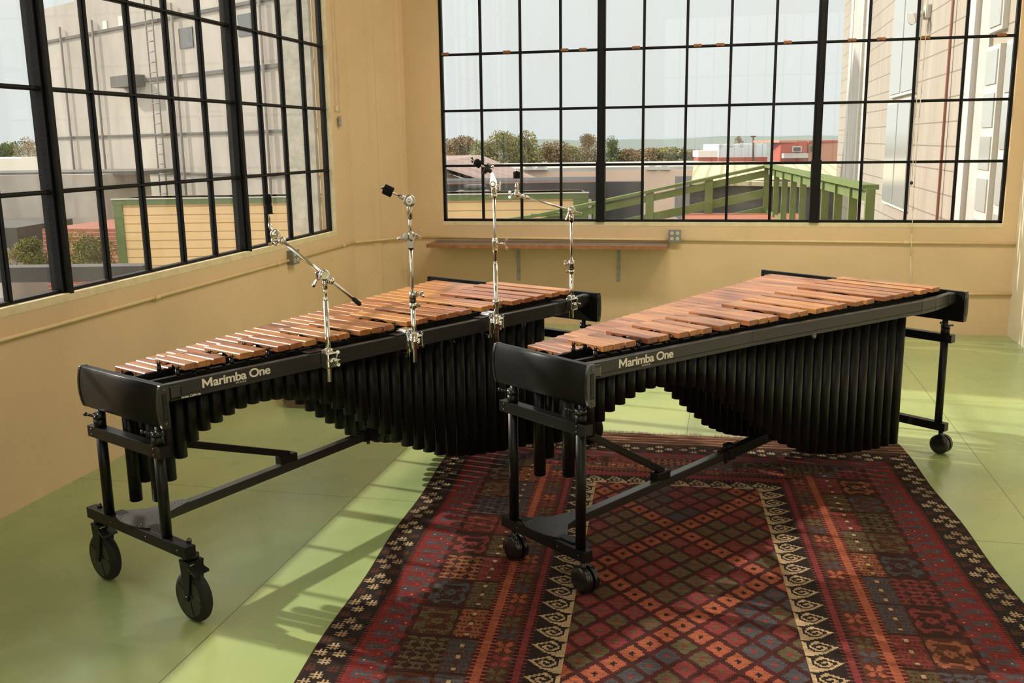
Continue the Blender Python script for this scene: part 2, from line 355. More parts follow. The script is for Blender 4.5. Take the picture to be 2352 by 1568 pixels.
# steel windows
def steel_window(name, label, cols, rows, plane, fixed, zlo):
    """cols: groups of post positions with pane counts"""
    e = thing(name, label, 'window'); e['kind'] = 'structure'
    P = (lambda a, d, z: (a, fixed+d, z)) if plane == 'y' else (lambda a, d, z: (fixed-d, a, z))
    z1 = zlo+rows*DZ; a0, a1 = cols[0][0], cols[-1][0]
    fr = MB()
    for (p, q) in (((a0-.014, zlo-.013), (a0+.012, z1+.014)), ((a1-.012, zlo-.013), (a1+.014, z1+.014)), ((a0-.014, zlo-.013), (a1+.014, zlo+.010)), ((a0-.014, z1-.012), (a1+.014, z1+.014))):
        fr.box(P(p[0], -.018, p[1]), P(q[0], .03, q[1]), .003)
    fr.build('frame', 'steel_frame', e)
    for i, (a, n) in enumerate(cols[:-1]):
        b = cols[i+1][0]
        if i:
            m_ = MB().box(P(a-.036, -.035, zlo-.012), P(a+.036, .035, z1)).box(P(a-.018, -.06, zlo-.012), P(a+.018, .05, z1), .004)
            m_.build('post', 'steel_frame', e)
        for k in range(1, n):
            x = a+(b-a)*k/n; mm = MB().box(P(x-.0120, -.008, zlo), P(x+.0120, .016, z1)).box(P(x-.006, -.022, zlo), P(x+.006, .0, z1)); mm.build('muntin', 'steel_frame', e)
    for j in range(1, rows):
        z = zlo+j*DZ; hh = .0115
        MB().box(P(a0, -.012, z-hh), P(a1, .016, z+hh)).box(P(a0, -.024, z-.005), P(a1, .0, z+.005)).build('crossbar', 'steel_frame', e)
    g = MB().quad(P(a0, .004, zlo), P(a1, .004, zlo), P(a1, .004, z1), P(a0, .004, z1)).build('glass', 'glass', e)
    return e, P
wl, PL = steel_window('window_1', 'black steel factory window in the left wall', [(LY[4], 4), (LY[3], 4), (LY[2], 5), (LY[1], 4), (LY[0], 0)], 6, 'x', -.037, WZ)
wb, PB = steel_window('window_2', 'black steel factory window in the far wall', [(BX[0], 4), (BX[1], 5), (BX[2], 4), (BX[3], 0)], 6, 'y', .03, WZ)
for x in (.72, 1.32, 1.87, 2.04, 2.53, 3.08, 3.28, 3.86, 4.40, 4.64, 5.00, 5.60):
    MB().box((x-.035, .0, WZ+3*DZ-.006), (x+.035, .022, WZ+3*DZ+.02), .003).box((x-.012, -.012, WZ+3*DZ-.002), (x+.012, .0, WZ+3*DZ+.014), .002).build('glazing_clip', 'brass', wb, 'small brown metal clip')
for x, z in ((BX[1], WZ-.012), (BX[2], WZ-.012)): MB().box((x-.042, -.045, z), (x+.042, .05, z+.56), .004).build('post_cover', 'steel_frame', wb)
# sills and reveals
structure(MB().box((BX[0]-.014, WB-.002, WZ-.050), (BX[3]+.014, WB+.040, WZ-.0135)).build('trim_2', 'sill'), 'pale chipped sill of the far window', 'sill')
structure(MB().box((-.018, LY[4]-.014, WZ-.050), (WL+.002, LY[0]+.014, WZ-.006), .003).build('trim_3', 'sill'), 'pale chipped sill of the left window', 'sill')
structure(MB().box((-.385, LY[0]+.0145, WZ-.03), (-.115, LY[0]-.045, ztop)).build('trim_4', 'rough_concrete'), 'rough concrete outer jamb of the left window', 'jamb')
structure(MB().box((-.018, LY[0]+.0145, WZ-.006), (WL+.003, LY[0]+.002, ztop)).build('trim_5', 'sill'), 'cream inner jamb of the left window', 'jamb')
# added window behind the viewer, unseen, lets in fill light
e = thing('fill_window', 'added unseen steel window behind the viewer, for fill light', 'window'); e['kind'] = 'structure'; a0, a1, z0, z1 = SW2; YW = YN-.15
MB().box((a0, YW, z0), (a0+.04, YW-.04, z1)).box((a1-.04, YW, z0), (a1, YW-.04, z1)).box((a0, YW, z0), (a1, YW-.04, z0+.04)).box((a0, YW, z1-.04), (a1, YW-.04, z1)).build('frame', 'steel_frame', e)
for k in range(1, 11): x = a0+(a1-a0)*k/11; MB().box((x-.013, YW, z0), (x+.013, YW-.03, z1)).build('muntin', 'steel_frame', e)
for k in range(1, 5): z = z0+(z1-z0)*k/5; MB().box((a0, YW, z-.013), (a1, YW-.03, z+.013)).build('crossbar', 'steel_frame', e)
MB().quad((a0, YW-.02, z0), (a1, YW-.02, z0), (a1, YW-.02, z1), (a0, YW-.02, z1)).build('glass', 'glass', e)

# ------------------------------------------------------------------ wall fittings
def conduit(name, pts, label, r=.011, couplings=()):
    e = thing(name, label, 'pipe'); MB().path(pts, r, n=12).build('tube', 'pipe_paint', e)
    for p, d in couplings: d = Vector(d).normalized()*.028; p = Vector(p); MB().cyl(p-d, p+d, r*1.35, n=12).build('coupling', 'pipe_paint', e)
conduit('conduit', [(WL+.013, -10.5, .848), (WL+.013, -.80, .858)], 'painted conduit running along the left wall under its window',
        couplings=[((WL+.013, -4.0, .852), (0, 1, 0)), ((WL+.013, -2.35, .855), (0, 1, 0)), ((WL+.013, -1.05, .857), (0, 1, 0))])
conduit('conduit', [(WL+.015, -.79, .858), (.075, -.685, .856), (.345, WB-.055, .840), (.37, WB-.024, .839)], 'short painted conduit across the chamfered corner column', couplings=[((.21, -.37, .848), (.27, .63, 0))])
conduit('conduit', [(.375, WB-.015, .838), (2.86, WB-.015, .828)], 'painted conduit behind the wall shelf on the far wall')
conduit('conduit', [(2.975, WB-.015, .828), (XR-.005, WB-.015, .818)], 'painted conduit running from the four-socket box to the right wall', couplings=[((4.95, WB-.015, .821), (1, 0, 0))])
conduit('conduit', [(4.6, WB-.015, .35), (XR-.005, WB-.015, .378)], 'short painted conduit low on the far wall beside the right marimba', r=.013)
def outlet_box(label, loc, rz, col='galv', four=True):
    e = thing('outlet_box', label, 'socket', loc, rz)      # faces -y before turning
    MB().box((-.055, -.05, -.055), (.055, 0, .055), .004).build('box', 'galv', e)
    MB().box((-.058, -.055, -.058), (.058, -.049, .058), .003).build('cover_plate', 'galv', e)
    for x in (-.026, .026):
        for z in (-.025, .025):
            MB().lathe((x, -.0545, z), (0, -1, 0), [(0, .0165), (.003, .0165), (.0035, .014)], 18).build('socket', 'ivory', e)
            for dx in (-.005, .005): MB().box((x+dx-.001, -.0595, z-.002), (x+dx+.001, -.0575, z+.006)).build('slot', 'black_metal', e)
outlet_box('grey metal box with four sockets on the far wall, at the shelf end', (2.916, WB, .869), 0)
outlet_box('worn grey socket box on the left wall under the window', (WL, -2.12, .879), R(90))
# shelf with two brackets
sh = thing('wall_shelf', 'long brown wall shelf under the far window with worn reddish edge', 'shelf', (0, 0, 0))
MB().box((.60, WB, .772), (2.865, -.345, .803), .002).build('board', 'shelf_top', sh)
b = MB(); b.box((.60, -.3455, .768), (2.865, -.360, .803), .002); b.box((.588, WB, .768), (.5995, -.360, .803), .002); b.build('edge_strip', 'shelf_edge', sh, 'worn reddish wooden edge')
for x in (1.415, 2.39):
    br = MB(); br.box((x-.018, WB-.004, .42), (x+.018, WB, .771)); br.box((x-.018, -.26, .767), (x+.018, WB, .771)); br.bar((x, WB-.008, .52), (x, -.23, .764), .012, .006)
    br.build('bracket', 'shelf_bracket', sh)
# blind cords and cleat
co = thing('blind_cord', 'thin white cord hanging down in front of the far window at the right', 'cord')
MB().path([(4.985+.006*math.sin(z*3), WB-.02-.004*math.sin(z*2), z) for z in [3.9-.2*i for i in range(17)]]+[(5.02, WB-.02, .36)], .0035, n=6).build('cord', 'white_cord', co)
MB().path([(4.955+.006*math.sin(z*2), WB-.03, z) for z in [3.9-.25*i for i in range(11)]]+[(4.955, WB-.03, 1.36)], .003, n=6).build('cord', 'white_cord', co)
MB().ball((4.955, WB-.03, 1.345), .014, (1, 1, 1.2)).build('cord_knob', 'black_plastic', co, 'small black knob')
cl = thing('cord_cleat', 'small cleat and cord loop on the left wall beside the window', 'cleat')
MB().box((WL, -1.03, 1.93), (WL+.02, -1.00, 1.975), .004).box((WL+.02, -1.04, 1.90), (WL+.03, -.99, 1.99), .004).build('cleat', 'shelf_bracket', cl)
MB().box((WL, -1.07, 2.03), (WL+.018, -1.03, 2.075), .005).build('bracket', 'white_cord', cl)
MB().path([(WL+.012, -1.05-.01*math.sin(z*4), z) for z in [2.05+.2*i for i in range(9)]]+[(WL+.012, -.99, 3.7)], .0025, n=6).path([(WL+.012, -1.04, 2.05), (WL+.014, -.98, 2.02), (WL+.012, -.97, 2.2), (WL+.012, -.98, 3.6)], .0025, n=6).build('cord', 'white_cord', cl)
# low stone block by the left wall
tag(MB().prism([(.40, -2.95, 0), (.405, -3.17, 0), (.51, -3.32, 0), (1.0, -3.32, 0), (1.0, -2.95, 0)], (0, 0, .09)).build('stone_block', 'stone'), 'low grey-brown stone block on the floor behind the left marimba', 'block')

# ------------------------------------------------------------------ text
def text_mesh(name, s, size, m, parent, org, xdir, ydir, bold=0, ext=.0004, sx=1, label=None, spacing=1):
    cu = bpy.data.curves.new(name, 'FONT'); cu.body = s; cu.size = 1; cu.offset = bold/size; cu.extrude = ext/size; cu.space_character = spacing; cu.resolution_u = 6
    o = bpy.data.objects.new('tmp', cu); C.objects.link(o)
    me = bpy.data.meshes.new_from_object(o.evaluated_get(bpy.context.evaluated_depsgraph_get())); bpy.data.objects.remove(o)
    xd, yd = Vector(xdir).normalized(), Vector(ydir).normalized(); zd = xd.cross(yd).normalized(); yd = zd.cross(xd)
    for v in me.vertices: v.co = Vector(org)+(xd*(v.co.x*sx)+yd*v.co.y+zd*v.co.z)*size
    me.name = name; me.materials.clear(); me.materials.append(M[m]); o = bpy.data.objects.new(name, me); C.objects.link(o); o.parent = parent
    if label: o['label'] = label
    return o

# ------------------------------------------------------------------ marimbas
ACC = [.232,.288,.353,.472,.536,.649,.713,.788,.895,.963,1.08,1.146,1.218,1.357,1.431,1.548,1.631,1.727,1.86,1.949,2.098,2.193,2.297,2.42,2.537]
def Bk(k): return .100+.0523*k+.000473*k*k          # boundary below the k-th natural bar, from the short end
def lerp_tab(tab, x):
    if x <= tab[0][0]: return tab[0][1]
    for (a, b), (c, d) in zip(tab, tab[1:]):
        if x <= c: return b+(d-b)*(x-a)/(c-a)
    return tab[-1][1]
NAT_P = [(.088, .100), (.635, -.046), (2.57, -.50)]
NAT_A = [(.1, .300), (2.57, .09)]
ACC_P = [(.175, .257), (2.40, .030)]
ACC_A = [(.232, .454), (.713, .487), (1.218, .523), (2.537, .597)]
TA = [(.05,.40),(.11,.465),(.17,.56),(.23,.625),(.30,.665),(.389,.694),(.448,.712),(.506,.721),(.565,.722),(.63,.717),(.684,.71),(.76,.69),(.836,.671),(.891,.648),(.948,.616),(1.006,.579),(1.065,.54),(1.125,.498),(1.191,.452),(1.254,.406),(1.313,.366),(1.373,.327),(1.453,.289),(1.634,.207),(1.818,.161),(2.011,.13),(2.212,.105),(2.434,.094)]
TP = [(.05,.33),(.115,.423),(.189,.498),(.26,.58),(.34,.64),(.45,.685),(.6,.70),(.75,.68),(.9,.63),(1.053,.546),(1.103,.506),(1.169,.46),(1.226,.417),(1.3,.371),(1.392,.302),(1.534,.234),(1.642,.19),(1.823,.139),(1.968,.101),(2.3,.09),(2.5,.09)]

def marimba(label, x, y, adeg, dz, lz, big):
    e = thing('marimba', label, 'marimba', (x, y, 0 if big else .004), R(adeg), 'marimbas standing side by side')
    L = lambda u, v, z: (u, -v, z)                   # u along the keys, v towards the audience rail
    ZT = .926+dz; PH = .163; Wh = .5547; A1, B1 = -.6136, .6789; LL = 2.70
    def box(mb, u0, u1, v0, v1, z0, z1, bev=0): return mb.box(L(u0, v0, z0), L(u1, v1, z1), bev)
    # end panels (bulged outer face) with caps
    for hi in (True, False):
        v0, v1 = (0, Wh-.014) if hi else (A1, B1-.014)
        prof = [(.036, 0), (.0125, 0), (.0100, -.0008), (.0080, -.003)]+[(.0075-.0115*math.sin(math.pi*(k/16))**.8, -.0045-(PH-.009)*k/16) for k in range(1, 16)]+[(.0080, -PH+.003), (.0100, -PH+.0008), (.0125, -PH), (.036, -PH)]
        sg = 1 if hi else -1; u_ = 0 if hi else LL
        MB().prism([L(u_+sg*a, v0, ZT+b) for a, b in prof], (0, -(v1-v0), 0), True).build('end_panel', 'panel_black', e)
        for vv, dd in ((v0-.012, .012), (v1, .014)):
            cp = MB().prism([L(u_+sg*(a*1.02+(.002 if a > .03 else -.0015)), vv, ZT+b*1.004+.001) for a, b in prof], (0, -dd, 0)).build('end_cap', 'black_plastic', e)
            vo = vv+dd if vv == v1 else vv
            s2 = 1 if vv == v1 else -1
            for zz in (-.018, -PH+.018): MB().lathe(L(u_+sg*.022, vo, ZT+zz), (0, -s2, 0), [(-.001, .0055), (.0015, .0055), (.002, .003)], 12).build('screw', 'bolt', cp)
            MB().box(L(u_+sg*.012, vo-.001*s2, ZT-PH+.032), L(u_+sg*.031, vo+.0015*s2, ZT-.032), .001).build('name_plate', 'black_satin', cp)
            if hi and s2 == 1: text_mesh('lettering', 'Marimba One', .0165, 'letter_dark', cp, L(u_+sg*.027, vo+.0022, ZT-PH+.040), (0, 0, 1), (-1, 0, 0), sx=.95, ext=.0002)
    # audience rail: straight run, then bent in to the low panel
    RT_, RH = ZT-.006, .066
    path = [(.034, .519), (1.0, .569), (2.26, .654), (2.40, .648), (2.665, .600)] if big else [(.034, .494), (1.0, .530), (2.26, .637), (2.40, .636), (2.665, .602)]
    rb = MB()
    for (a, b), (c, d) in zip(path, path[1:]): rb.bar(L(a, b, RT_-RH/2), L(c, d, RT_-RH/2), .032, RH, bev=.003)
    rb.build('audience_rail', 'rail_black', e)
    gr = MB()
    for (a, b), (c, d) in zip(path, path[1:]): gr.bar(L(a, b+.0155, RT_-RH*.72), L(c, d+.0155, RT_-RH*.72), .0035, .0025)
    gr.build('rail_groove', 'cord', e)
    # brackets between rail and panels
    MB().box(L(.034, path[0][1]-.02, RT_-.060), L(.052, path[0][1]+.030, RT_-.001), .005).box(L(.050, path[0][1]+.012, RT_-.058), L(.098, path[0][1]+.034, RT_-.006), .009).build('rail_bracket', 'black_plastic', e)
    MB().box(L(2.585, .585, RT_-.055), L(2.665, .632, RT_-.002), .008).build('rail_bracket', 'rail_black', e)
    # player rail under the long bars
    pp = [(.036, .155), (.6, .015), (2.66, -.46)]
    for (n_, off, zt, w_) in (('key_rail', 0, ZT-.036, .022),):
        for dv in (.0,):
            pass
    def rail(v0, v1, zt, name='key_rail', h=.045, wd=.020): MB().bar(L(.036, v0, zt-h/2), L(2.664, v1, zt-h/2), wd, h, bev=.002).build(name, 'black_satin', e)
    ZN, ZA = ZT-.006, ZT+.034                        # tops of the lower and upper keys
    rail(.165, -.405, ZN-.036); rail(.262, -.030, ZN-.036)
    rail(.302, .150, ZA-.042); rail(.418, .495, ZA-.042, h=.055)
    rail(.450, .560, ZT-.026, name='inner_rail', h=.05, wd=.012)
    rail(.10, -.555, ZT-.03, name='player_rail', h=.05, wd=.022)
    text_mesh('lettering', 'TRADITIONAL', .017, 'letter_dark', e, L(2.32, .486+.0105+.0012, ZA-.075), (1, -.0293, 0), (0, 0, 1), sx=1.1)
    for u in (.105, .15, .245, .33): 
        MB().lathe(L(u, .456+.042*(u-.036)+.0, ZT-.044), (0, -1, 0), [(-.002, .004), (.002, .004), (.003, .002)], 10).build('rivet', 'satin_chrome', e)
    # keys
    def key(u0, u1, va, vb, zt, th, idx, upper):
        ln = vb-va; g = .0025
        u0 += g; u1 -= g; n = 26; depth = .52*th+.04*ln*0
        b = bmesh.new(); top, bot = [], []
        def lo(t):
            s = abs(t-.5)/.21
            return zt-th+(th*.70*(1-s**2.2) if s < 1 else 0)
        ch = .0025
        secs = []
        for i in range(n+1):
            t = i/n; v = va+ln*t; zb = lo(t)
            secs.append([b.verts.new(L(a, v, c)) for a, c in ((u0, zb), (u1, zb), (u1, zt-ch), (u1-ch, zt), (u0+ch, zt), (u0, zt-ch))])
        for A, B in zip(secs, secs[1:]):
            for k in range(6): b.faces.new((A[k], A[(k+1) % 6], B[(k+1) % 6], B[k]))
        b.faces.new(secs[0][::-1]); b.faces.new(secs[-1]); bmesh.ops.recalc_face_normals(b, faces=b.faces)
        mb = MB(); mb.b.free(); mb.b = b
        return mb.build('key', 'wood', e)
    for k in range(36):
        u0, u1 = Bk(k), Bk(k+1); uc = (u0+u1)/2
        va, vb = lerp_tab(NAT_P, uc), lerp_tab(NAT_A, uc)
        key(u0, u1, va, vb, ZN, .0225, k, False)
    bs = [2, 3, 4, 6, 7, 9, 10, 11, 13, 14, 16, 17, 18, 20, 21, 23, 24, 25, 27, 28, 30, 31, 32, 34, 35]
    nacc = []
    for k, uf in zip(bs, ACC):
        wd = .055+.020*(uf/2.5); u0, u1 = uf-wd, uf+.004; nacc.append((u0, u1))
        key(u0, u1, lerp_tab(ACC_P, u0), lerp_tab(ACC_A, uf), ZA, .0225, k, True)
    # posts and cord: upper row
    def post(u, v, zb, zt):
        mb = MB().cyl(L(u, v, zb), L(u, v, zt-.014), .0090, n=14)
        mb.cyl(L(u, v, zt-.014), L(u, v, zt-.006), .0068, n=10); mb.cyl(L(u-.005, v, zt-.007), L(u-.005, v, zt+.002), .0020, n=8); mb.cyl(L(u+.005, v, zt-.007), L(u+.005, v, zt+.002), .0020, n=8)
        mb.build('key_post', 'black_plastic', e)
    vin = lambda u: .302-.0578*(u-.036)+.004
    vout = lambda u: .425+.0304*(u-.036)-.004
    gaps = []
    for (a, b), (c, d) in zip(nacc, nacc[1:]): gaps += ([(b+c)/2] if c-b < .03 else [b+.010, c-.010])
    gaps = [nacc[0][0]-.010]+gaps+[nacc[-1][1]+.010]
    for u in gaps:
        post(u, vin(u), ZA-.05, ZA-.006); post(u, vout(u), ZA-.05, ZA-.006)
    for vf in (vin, vout): MB().path([L(u, vf(u), ZA-.0125) for u in [nacc[0][0]-.012]+gaps+[nacc[-1][1]+.012]], .0024, n=6).build('key_cord', 'cord', e)
    vnp = lambda u: .165-.2169*(u-.036)+.004; vna = lambda u: .262-.111*(u-.036)
    rest = MB()
    for k in range(37):
        u = Bk(k)+(0 if 0 < k < 36 else (-.008 if k == 0 else .008))
        for vf in (vnp, vna):
            if k < 12: post_mb = MB().cyl(L(u, vf(u), ZN-.042), L(u, vf(u), ZN-.012), .0021 if 0 < k < 36 else .006, n=8).cyl(L(u, vf(u), ZN-.012), L(u, vf(u), ZN-.001), .0021, n=6); post_mb.build('key_post', 'black_plastic', e)
            else: rest.cyl(L(u, vf(u), ZN-.042), L(u, vf(u), ZN-.001), .0021, n=6)
    ro = rest.build('key_post', 'black_plastic', e); ro['kind'] = 'stuff'
    for vf in (vnp, vna): MB().path([L(Bk(0)-.012, vf(Bk(0)), ZN-.012), L(Bk(36)+.012, vf(Bk(36)), ZN-.012)], .0016, n=6).build('key_cord', 'cord', e)
    # resonators, two banks
    for nm, vf, tab, n0, n1 in (('audience', lambda u: .360+.04*u, TA, 0, 36), ('player', lambda u: .19-.14*u, TP, 0, 37)):
        bank = MB(); bank.bar(L(.05, vf(.05), ZN-.062), L(2.62, vf(2.62), ZN-.062), .060, .004)
        bo = bank.build('resonator_bank', 'tube_black', e)
        for k in range(n0, n1):
            u = Bk(k)+(-.012 if nm == 'player' else -.022)
            if u > 2.47 and nm == 'audience': continue
            r = .0245+.0105*min(1, u/2.4); zb = lerp_tab(tab, u)+dz; v = vf(u)
            mb = MB(); rl = .018 if k not in (1,) else .018
            mb.lathe(L(u, v, zb), (0, 0, 1), [(0, r*.90), (.0015, r), (ZN-.045-zb, r)], 22)
            mb.build('resonator_tube', 'tube_black', bo)
    # stand: high end frame
    cu0, cu1 = .0147, 2.6828; h = .0445/2; UZ = .6953+dz; UH = .0449
    cap = lambda n_, u, v, z: MB().lathe(L(u, v, z), (-1, 0, 0), [(-.001, .0045), (.002, .0045), (.0035, .002)], 10).build('bolt', 'bolt', n_)
    ub_ = box(MB(), cu0-h, cu0+h, .0332, .5432, UZ-UH, UZ, .002).build('upper_crossbar', 'black_metal', e)
    for v in (.065, .50):
        for z in (UZ-.012, UZ-.034): cap(ub_, cu0-h, v, z)
    la, lb = (-.045, .650) if big else (.0332, .5432)
    lo_ = box(MB(), cu0-h, cu0+h, la, lb, lz-UH, lz, .002).build('lower_crossbar', 'black_metal', e)
    for v in (.14, .39, .60 if big else .51): cap(lo_, cu0-h, v, lz-.022)
    up1 = box(MB(), cu1-h, cu1+h, -.50, .6224, .6842+dz-UH, .6842+dz, .002).build('upper_crossbar', 'black_metal', e)
    lp1 = box(MB(), cu1-h, cu1+h, -.50, .6233, lz-UH, lz, .002).build('lower_crossbar', 'black_metal', e)
    for (u, v, zu) in ((cu0, .095, UZ), (cu0, .500, UZ), (cu1, -.44, .6842+dz), (cu1, .575, .6842+dz)):
        lg = MB().cyl(L(u, v, lz-.001), L(u, v, zu-.001), .0205, n=20).build('leg', 'black_metal', e)
        col = MB().cyl(L(u, v, zu-.002), L(u, v, zu+.032), .0235, n=20).cyl(L(u+(.008 if u < 1 else -.008), v, zu+.02), L(u+(.008 if u < 1 else -.008), v, ZT-PH+.001), .0155, n=18).build('height_column', 'black_metal', e)
        sgn = -1 if u < 1 else 1
        ck = MB().cyl(L(u, v, zu+.034), L(u, v, zu+.054), .0245, n=18)
        ck.cyl(L(u+sgn*.018, v-.012, zu+.044), L(u+sgn*.034, v-.042, zu+.050), .0055, n=10).ball(L(u+sgn*.034, v-.042, zu+.050), .0085, n=10).cyl(L(u+sgn*.018, v+.0, zu+.044), L(u+sgn*.032, v+.028, zu+.046), .005, n=10)
        ck.build('clamp_collar', 'black_plastic', col)
    # beam, sleeve, gusset, brace
    vb = lambda u: .262-.108*u
    bz = lz-.020
    MB().bar(L(.03, vb(.03), bz), L(1.62, vb(1.62), bz), .040, .040, bev=.002).build('beam', 'beam_black', e)
    MB().bar(L(1.36, vb(1.36), bz), L(2.68, vb(2.68), bz), .050, .050, bev=.002).build('beam_sleeve', 'black_metal', e)
    ck = MB().bar(L(1.40, vb(1.40), bz), L(1.46, vb(1.46), bz), .058, .060, bev=.004)
    ck.box(L(1.405, vb(1.42)-.02, bz+.03), L(1.455, vb(1.42)+.02, bz+.052), .006).cyl(L(1.41, vb(1.42), bz-.050), L(1.41, vb(1.42), bz-.028), .009, n=12).cyl(L(1.38, vb(1.38)+.0, bz+.035), L(1.52, vb(1.5), bz+.040), .006, n=8)
    ck.build('beam_clamp', 'black_plastic', e)
    gp = []
    for a in range(13):
        t = math.pi*(a/12); gp.append((.03-.045*math.sin(t)*1.0, vb(0)-.125*math.cos(t)))
    gp = [(gp[i][0]+(.0 if 0 < i < 12 else 0), gp[i][1]) for i in range(13)]
    poly = gp+[(.055, vb(.05)+.125), (.13, vb(.13)+.055), (.27, vb(.27)+.024), (.27, vb(.27)-.024), (.13, vb(.13)-.055), (.055, vb(.05)-.125)]
    g_ = MB().prism([L(a, b_, lz+.0015) for a, b_ in poly], (0, 0, .005)).build('gusset_plate', 'beam_black', e)
    for a, b_ in ((.0, .20), (.018, .185), (.0, .34), (.018, .325), (.05, .23), (.09, .275), (.22, vb(.22)-.012), (.24, vb(.24)+.012)):
        MB().lathe(L(a, b_, lz+.006), (0, 0, 1), [(0, .0042), (.0015, .0042), (.002, .002)], 10).build('bolt', 'bolt', g_)
    for va_, vb_ in ((.115, vb(0)-.09), (vb(0)+.10, .455)): box(MB(), .016, .058, va_, vb_, lz+.0, lz+.007, .002).build('side_plate', 'black_metal', e)
    bu = .84
    MB().bar(L(bu-.045, vb(bu), lz+.018), L(bu+.05, vb(bu), lz+.018), .046, .044, bev=.006).build('brace_bracket', 'black_metal', e)
    MB().bar(L(bu+.01, vb(bu), lz+.038), L(.05, .28, UZ-.026), .032, .030, bev=.002).build('brace', 'black_metal', e)
    MB().bar(L(cu1-.75, vb(cu1-.75), lz+.03), L(cu1-.02, .02, UZ-.03), .032, .030, bev=.002).build('brace', 'black_metal', e)
    # casters
    for (u, v) in (((.040, .608), (.028, .0)) if big else ((cu0+.020, .505), (cu0+.012, .088)))+((2.715, .585), (2.715, -.45)):
        low = u > 1
        if big:
            ca = MB(); r = .100
            ca.lathe(L(u, v, lz-UH-.022), (0, 0, 1), [(0, .02), (.004, .030), (.018, .030), (.022, .02)], 20)
            ca.box(L(u-.033, v-.032, lz-UH-.032), L(u+.033, v+.032, lz-UH-.022), .003)
            for sx_ in (-1, 1):
                ca.prism([L(u+sx_*.031, v-.032, lz-UH-.024), L(u+sx_*.031, v+.032, lz-UH-.024), L(u+sx_*.031, v+.030, lz-UH-.06), L(u+sx_*.031, v+.012, r+.004), L(u+sx_*.031, v+.004, r-.014), L(u+sx_*.031, v-.012, r-.010), L(u+sx_*.031, v-.016, r+.02)], (-sx_*.004, 0, 0))
            ca.cyl(L(u-.038, v, r), L(u+.038, v, r), .008, n=12)
            c_ = ca.build('caster', 'black_metal', e)
            MB().lathe(L(u-.023, v, r), (1, 0, 0), [(0, .078), (.002, .088), (.010, .0965), (.023, .1), (.036, .0965), (.044, .088), (.046, .078)], 48).build('tyre', 'rubber', c_)
            hb = MB()
            hb.lathe(L(u-.027, v, r), (1, 0, 0), [(0, .020), (.054, .020)], 20)
            for sx_ in (-1, 1):
                hb.lathe(L(u+sx_*.0235-.0005, v, r), (1, 0, 0), [(0, .076), (.001, .076)], 40)
                for q in range(5):
                    t = 2*math.pi*q/5; hb.bar(L(u+sx_*.0245, v, r), L(u+sx_*.0245, v+.074*math.cos(t), r+.074*math.sin(t)), .010, .003, up=(1, 0, 0))
            hb.build('hub', 'black_plastic', c_)
            MB().prism([L(u+.012, v+.034, lz-UH-.030), L(u-.040, v+.036, lz-UH-.034), L(u-.046, v+.085, lz-UH-.050), L(u+.018, v+.085, lz-UH-.046)], (0, 0, -.008)).build('brake_pedal', 'black_plastic', c_)
            MB().lathe(L(u-.002, v, lz-.002), (0, 0, 1), [(0, .010), (.010, .010), (.016, .006), (.017, .002)], 14).build('stem_nut', 'bolt', c_)
        else:
            r = .054
            ca = MB().cyl(L(u-.012*(1 if low else 1), v, .058), L(u-.012, v, lz-UH+.001), .013, n=14)
            ca.box(L(u-.006, v-.03, .03), L(u+.006, v+.03, .085), .004)
            c_ = ca.build('caster', 'black_plastic', e)
            for sx_ in (-1, 1):
                MB().lathe(L(u+sx_*.006, v, r), (sx_, 0, 0), [(0, .052), (.003, .054), (.014, .054), (.0145, .052), (.016, .052), (.0165, .054), (.022, .0535), (.028, .046), (.032, .034), (.034, .015)], 40).build('wheel', 'black_plastic', c_)
    # lettering on the rail
    sl = Vector((path[1][0]-path[0][0], -(path[1][1]-path[0][1]), 0)).normalized()
    rs_ = (path[1][1]-path[0][1])/(path[1][0]-path[0][0])
    def on_rail(u, z): v = path[0][1]+.0162+rs_*(u-.034)+.0008; return L(u, v, z)
    lo_u = .185 if big else .198; W_, H_, q_ = .0430, .0342, .0082
    o_ = on_rail(lo_u, RT_-.0400); up_ = Vector((0, 0, 1))
    MB().prism([Vector(o_)+sl*(a+.0035)+up_*b for a, b in ((0, 0), (0, H_), (q_, H_), (W_/2, H_*.46), (W_-q_, H_), (W_, H_), (W_, 0), (W_-q_, 0), (W_-q_, H_*.60), (W_/2, H_*.10), (q_, H_*.60), (q_, 0))], sl.cross(up_)*.0006).build('lettering', 'letter', e, 'cream initial letter on the rail')
    text_mesh('lettering', 'arimba One', .0475, 'letter', e, on_rail(lo_u+.0495, RT_-.0400), sl, (0, 0, 1), bold=.0010, sx=1.20, label='cream lettering on the rail', spacing=.93)
    text_mesh('lettering', 'WAVE', .011, 'letter', e, on_rail(.33 if big else .325, RT_-.0525), sl, (0, 0, 1), sx=1.35, spacing=1.25)
    if big: text_mesh('lettering', 'Arcata, California', .0118, 'letter', e, on_rail(.100, RT_-.0625), sl, (0, 0, 1), bold=.0002, sx=.95)
    # round stay fitting under the rail
    if not big: MB().lathe(L(1.42, .575, RT_-.070), (0, -1, 0), [(0, .018), (.006, .018), (.008, .010), (.010, .005)], 20).build('stay_knob', 'bolt', e)
    return e
MX = [('m1', .9291, -5.9431, 64.2955), ('m2', 2.4758, -5.3836, 52.1733)]
m1 = marimba('marimba on large spoked wheels, with chrome stands clamped to its rail', .9291, -5.9431, 64.2955, -.0201, .3149, True)
m2 = marimba('marimba on small round casters, standing on the patterned rug', 2.4758, -5.3836, 52.1733, 0, .1858, False)

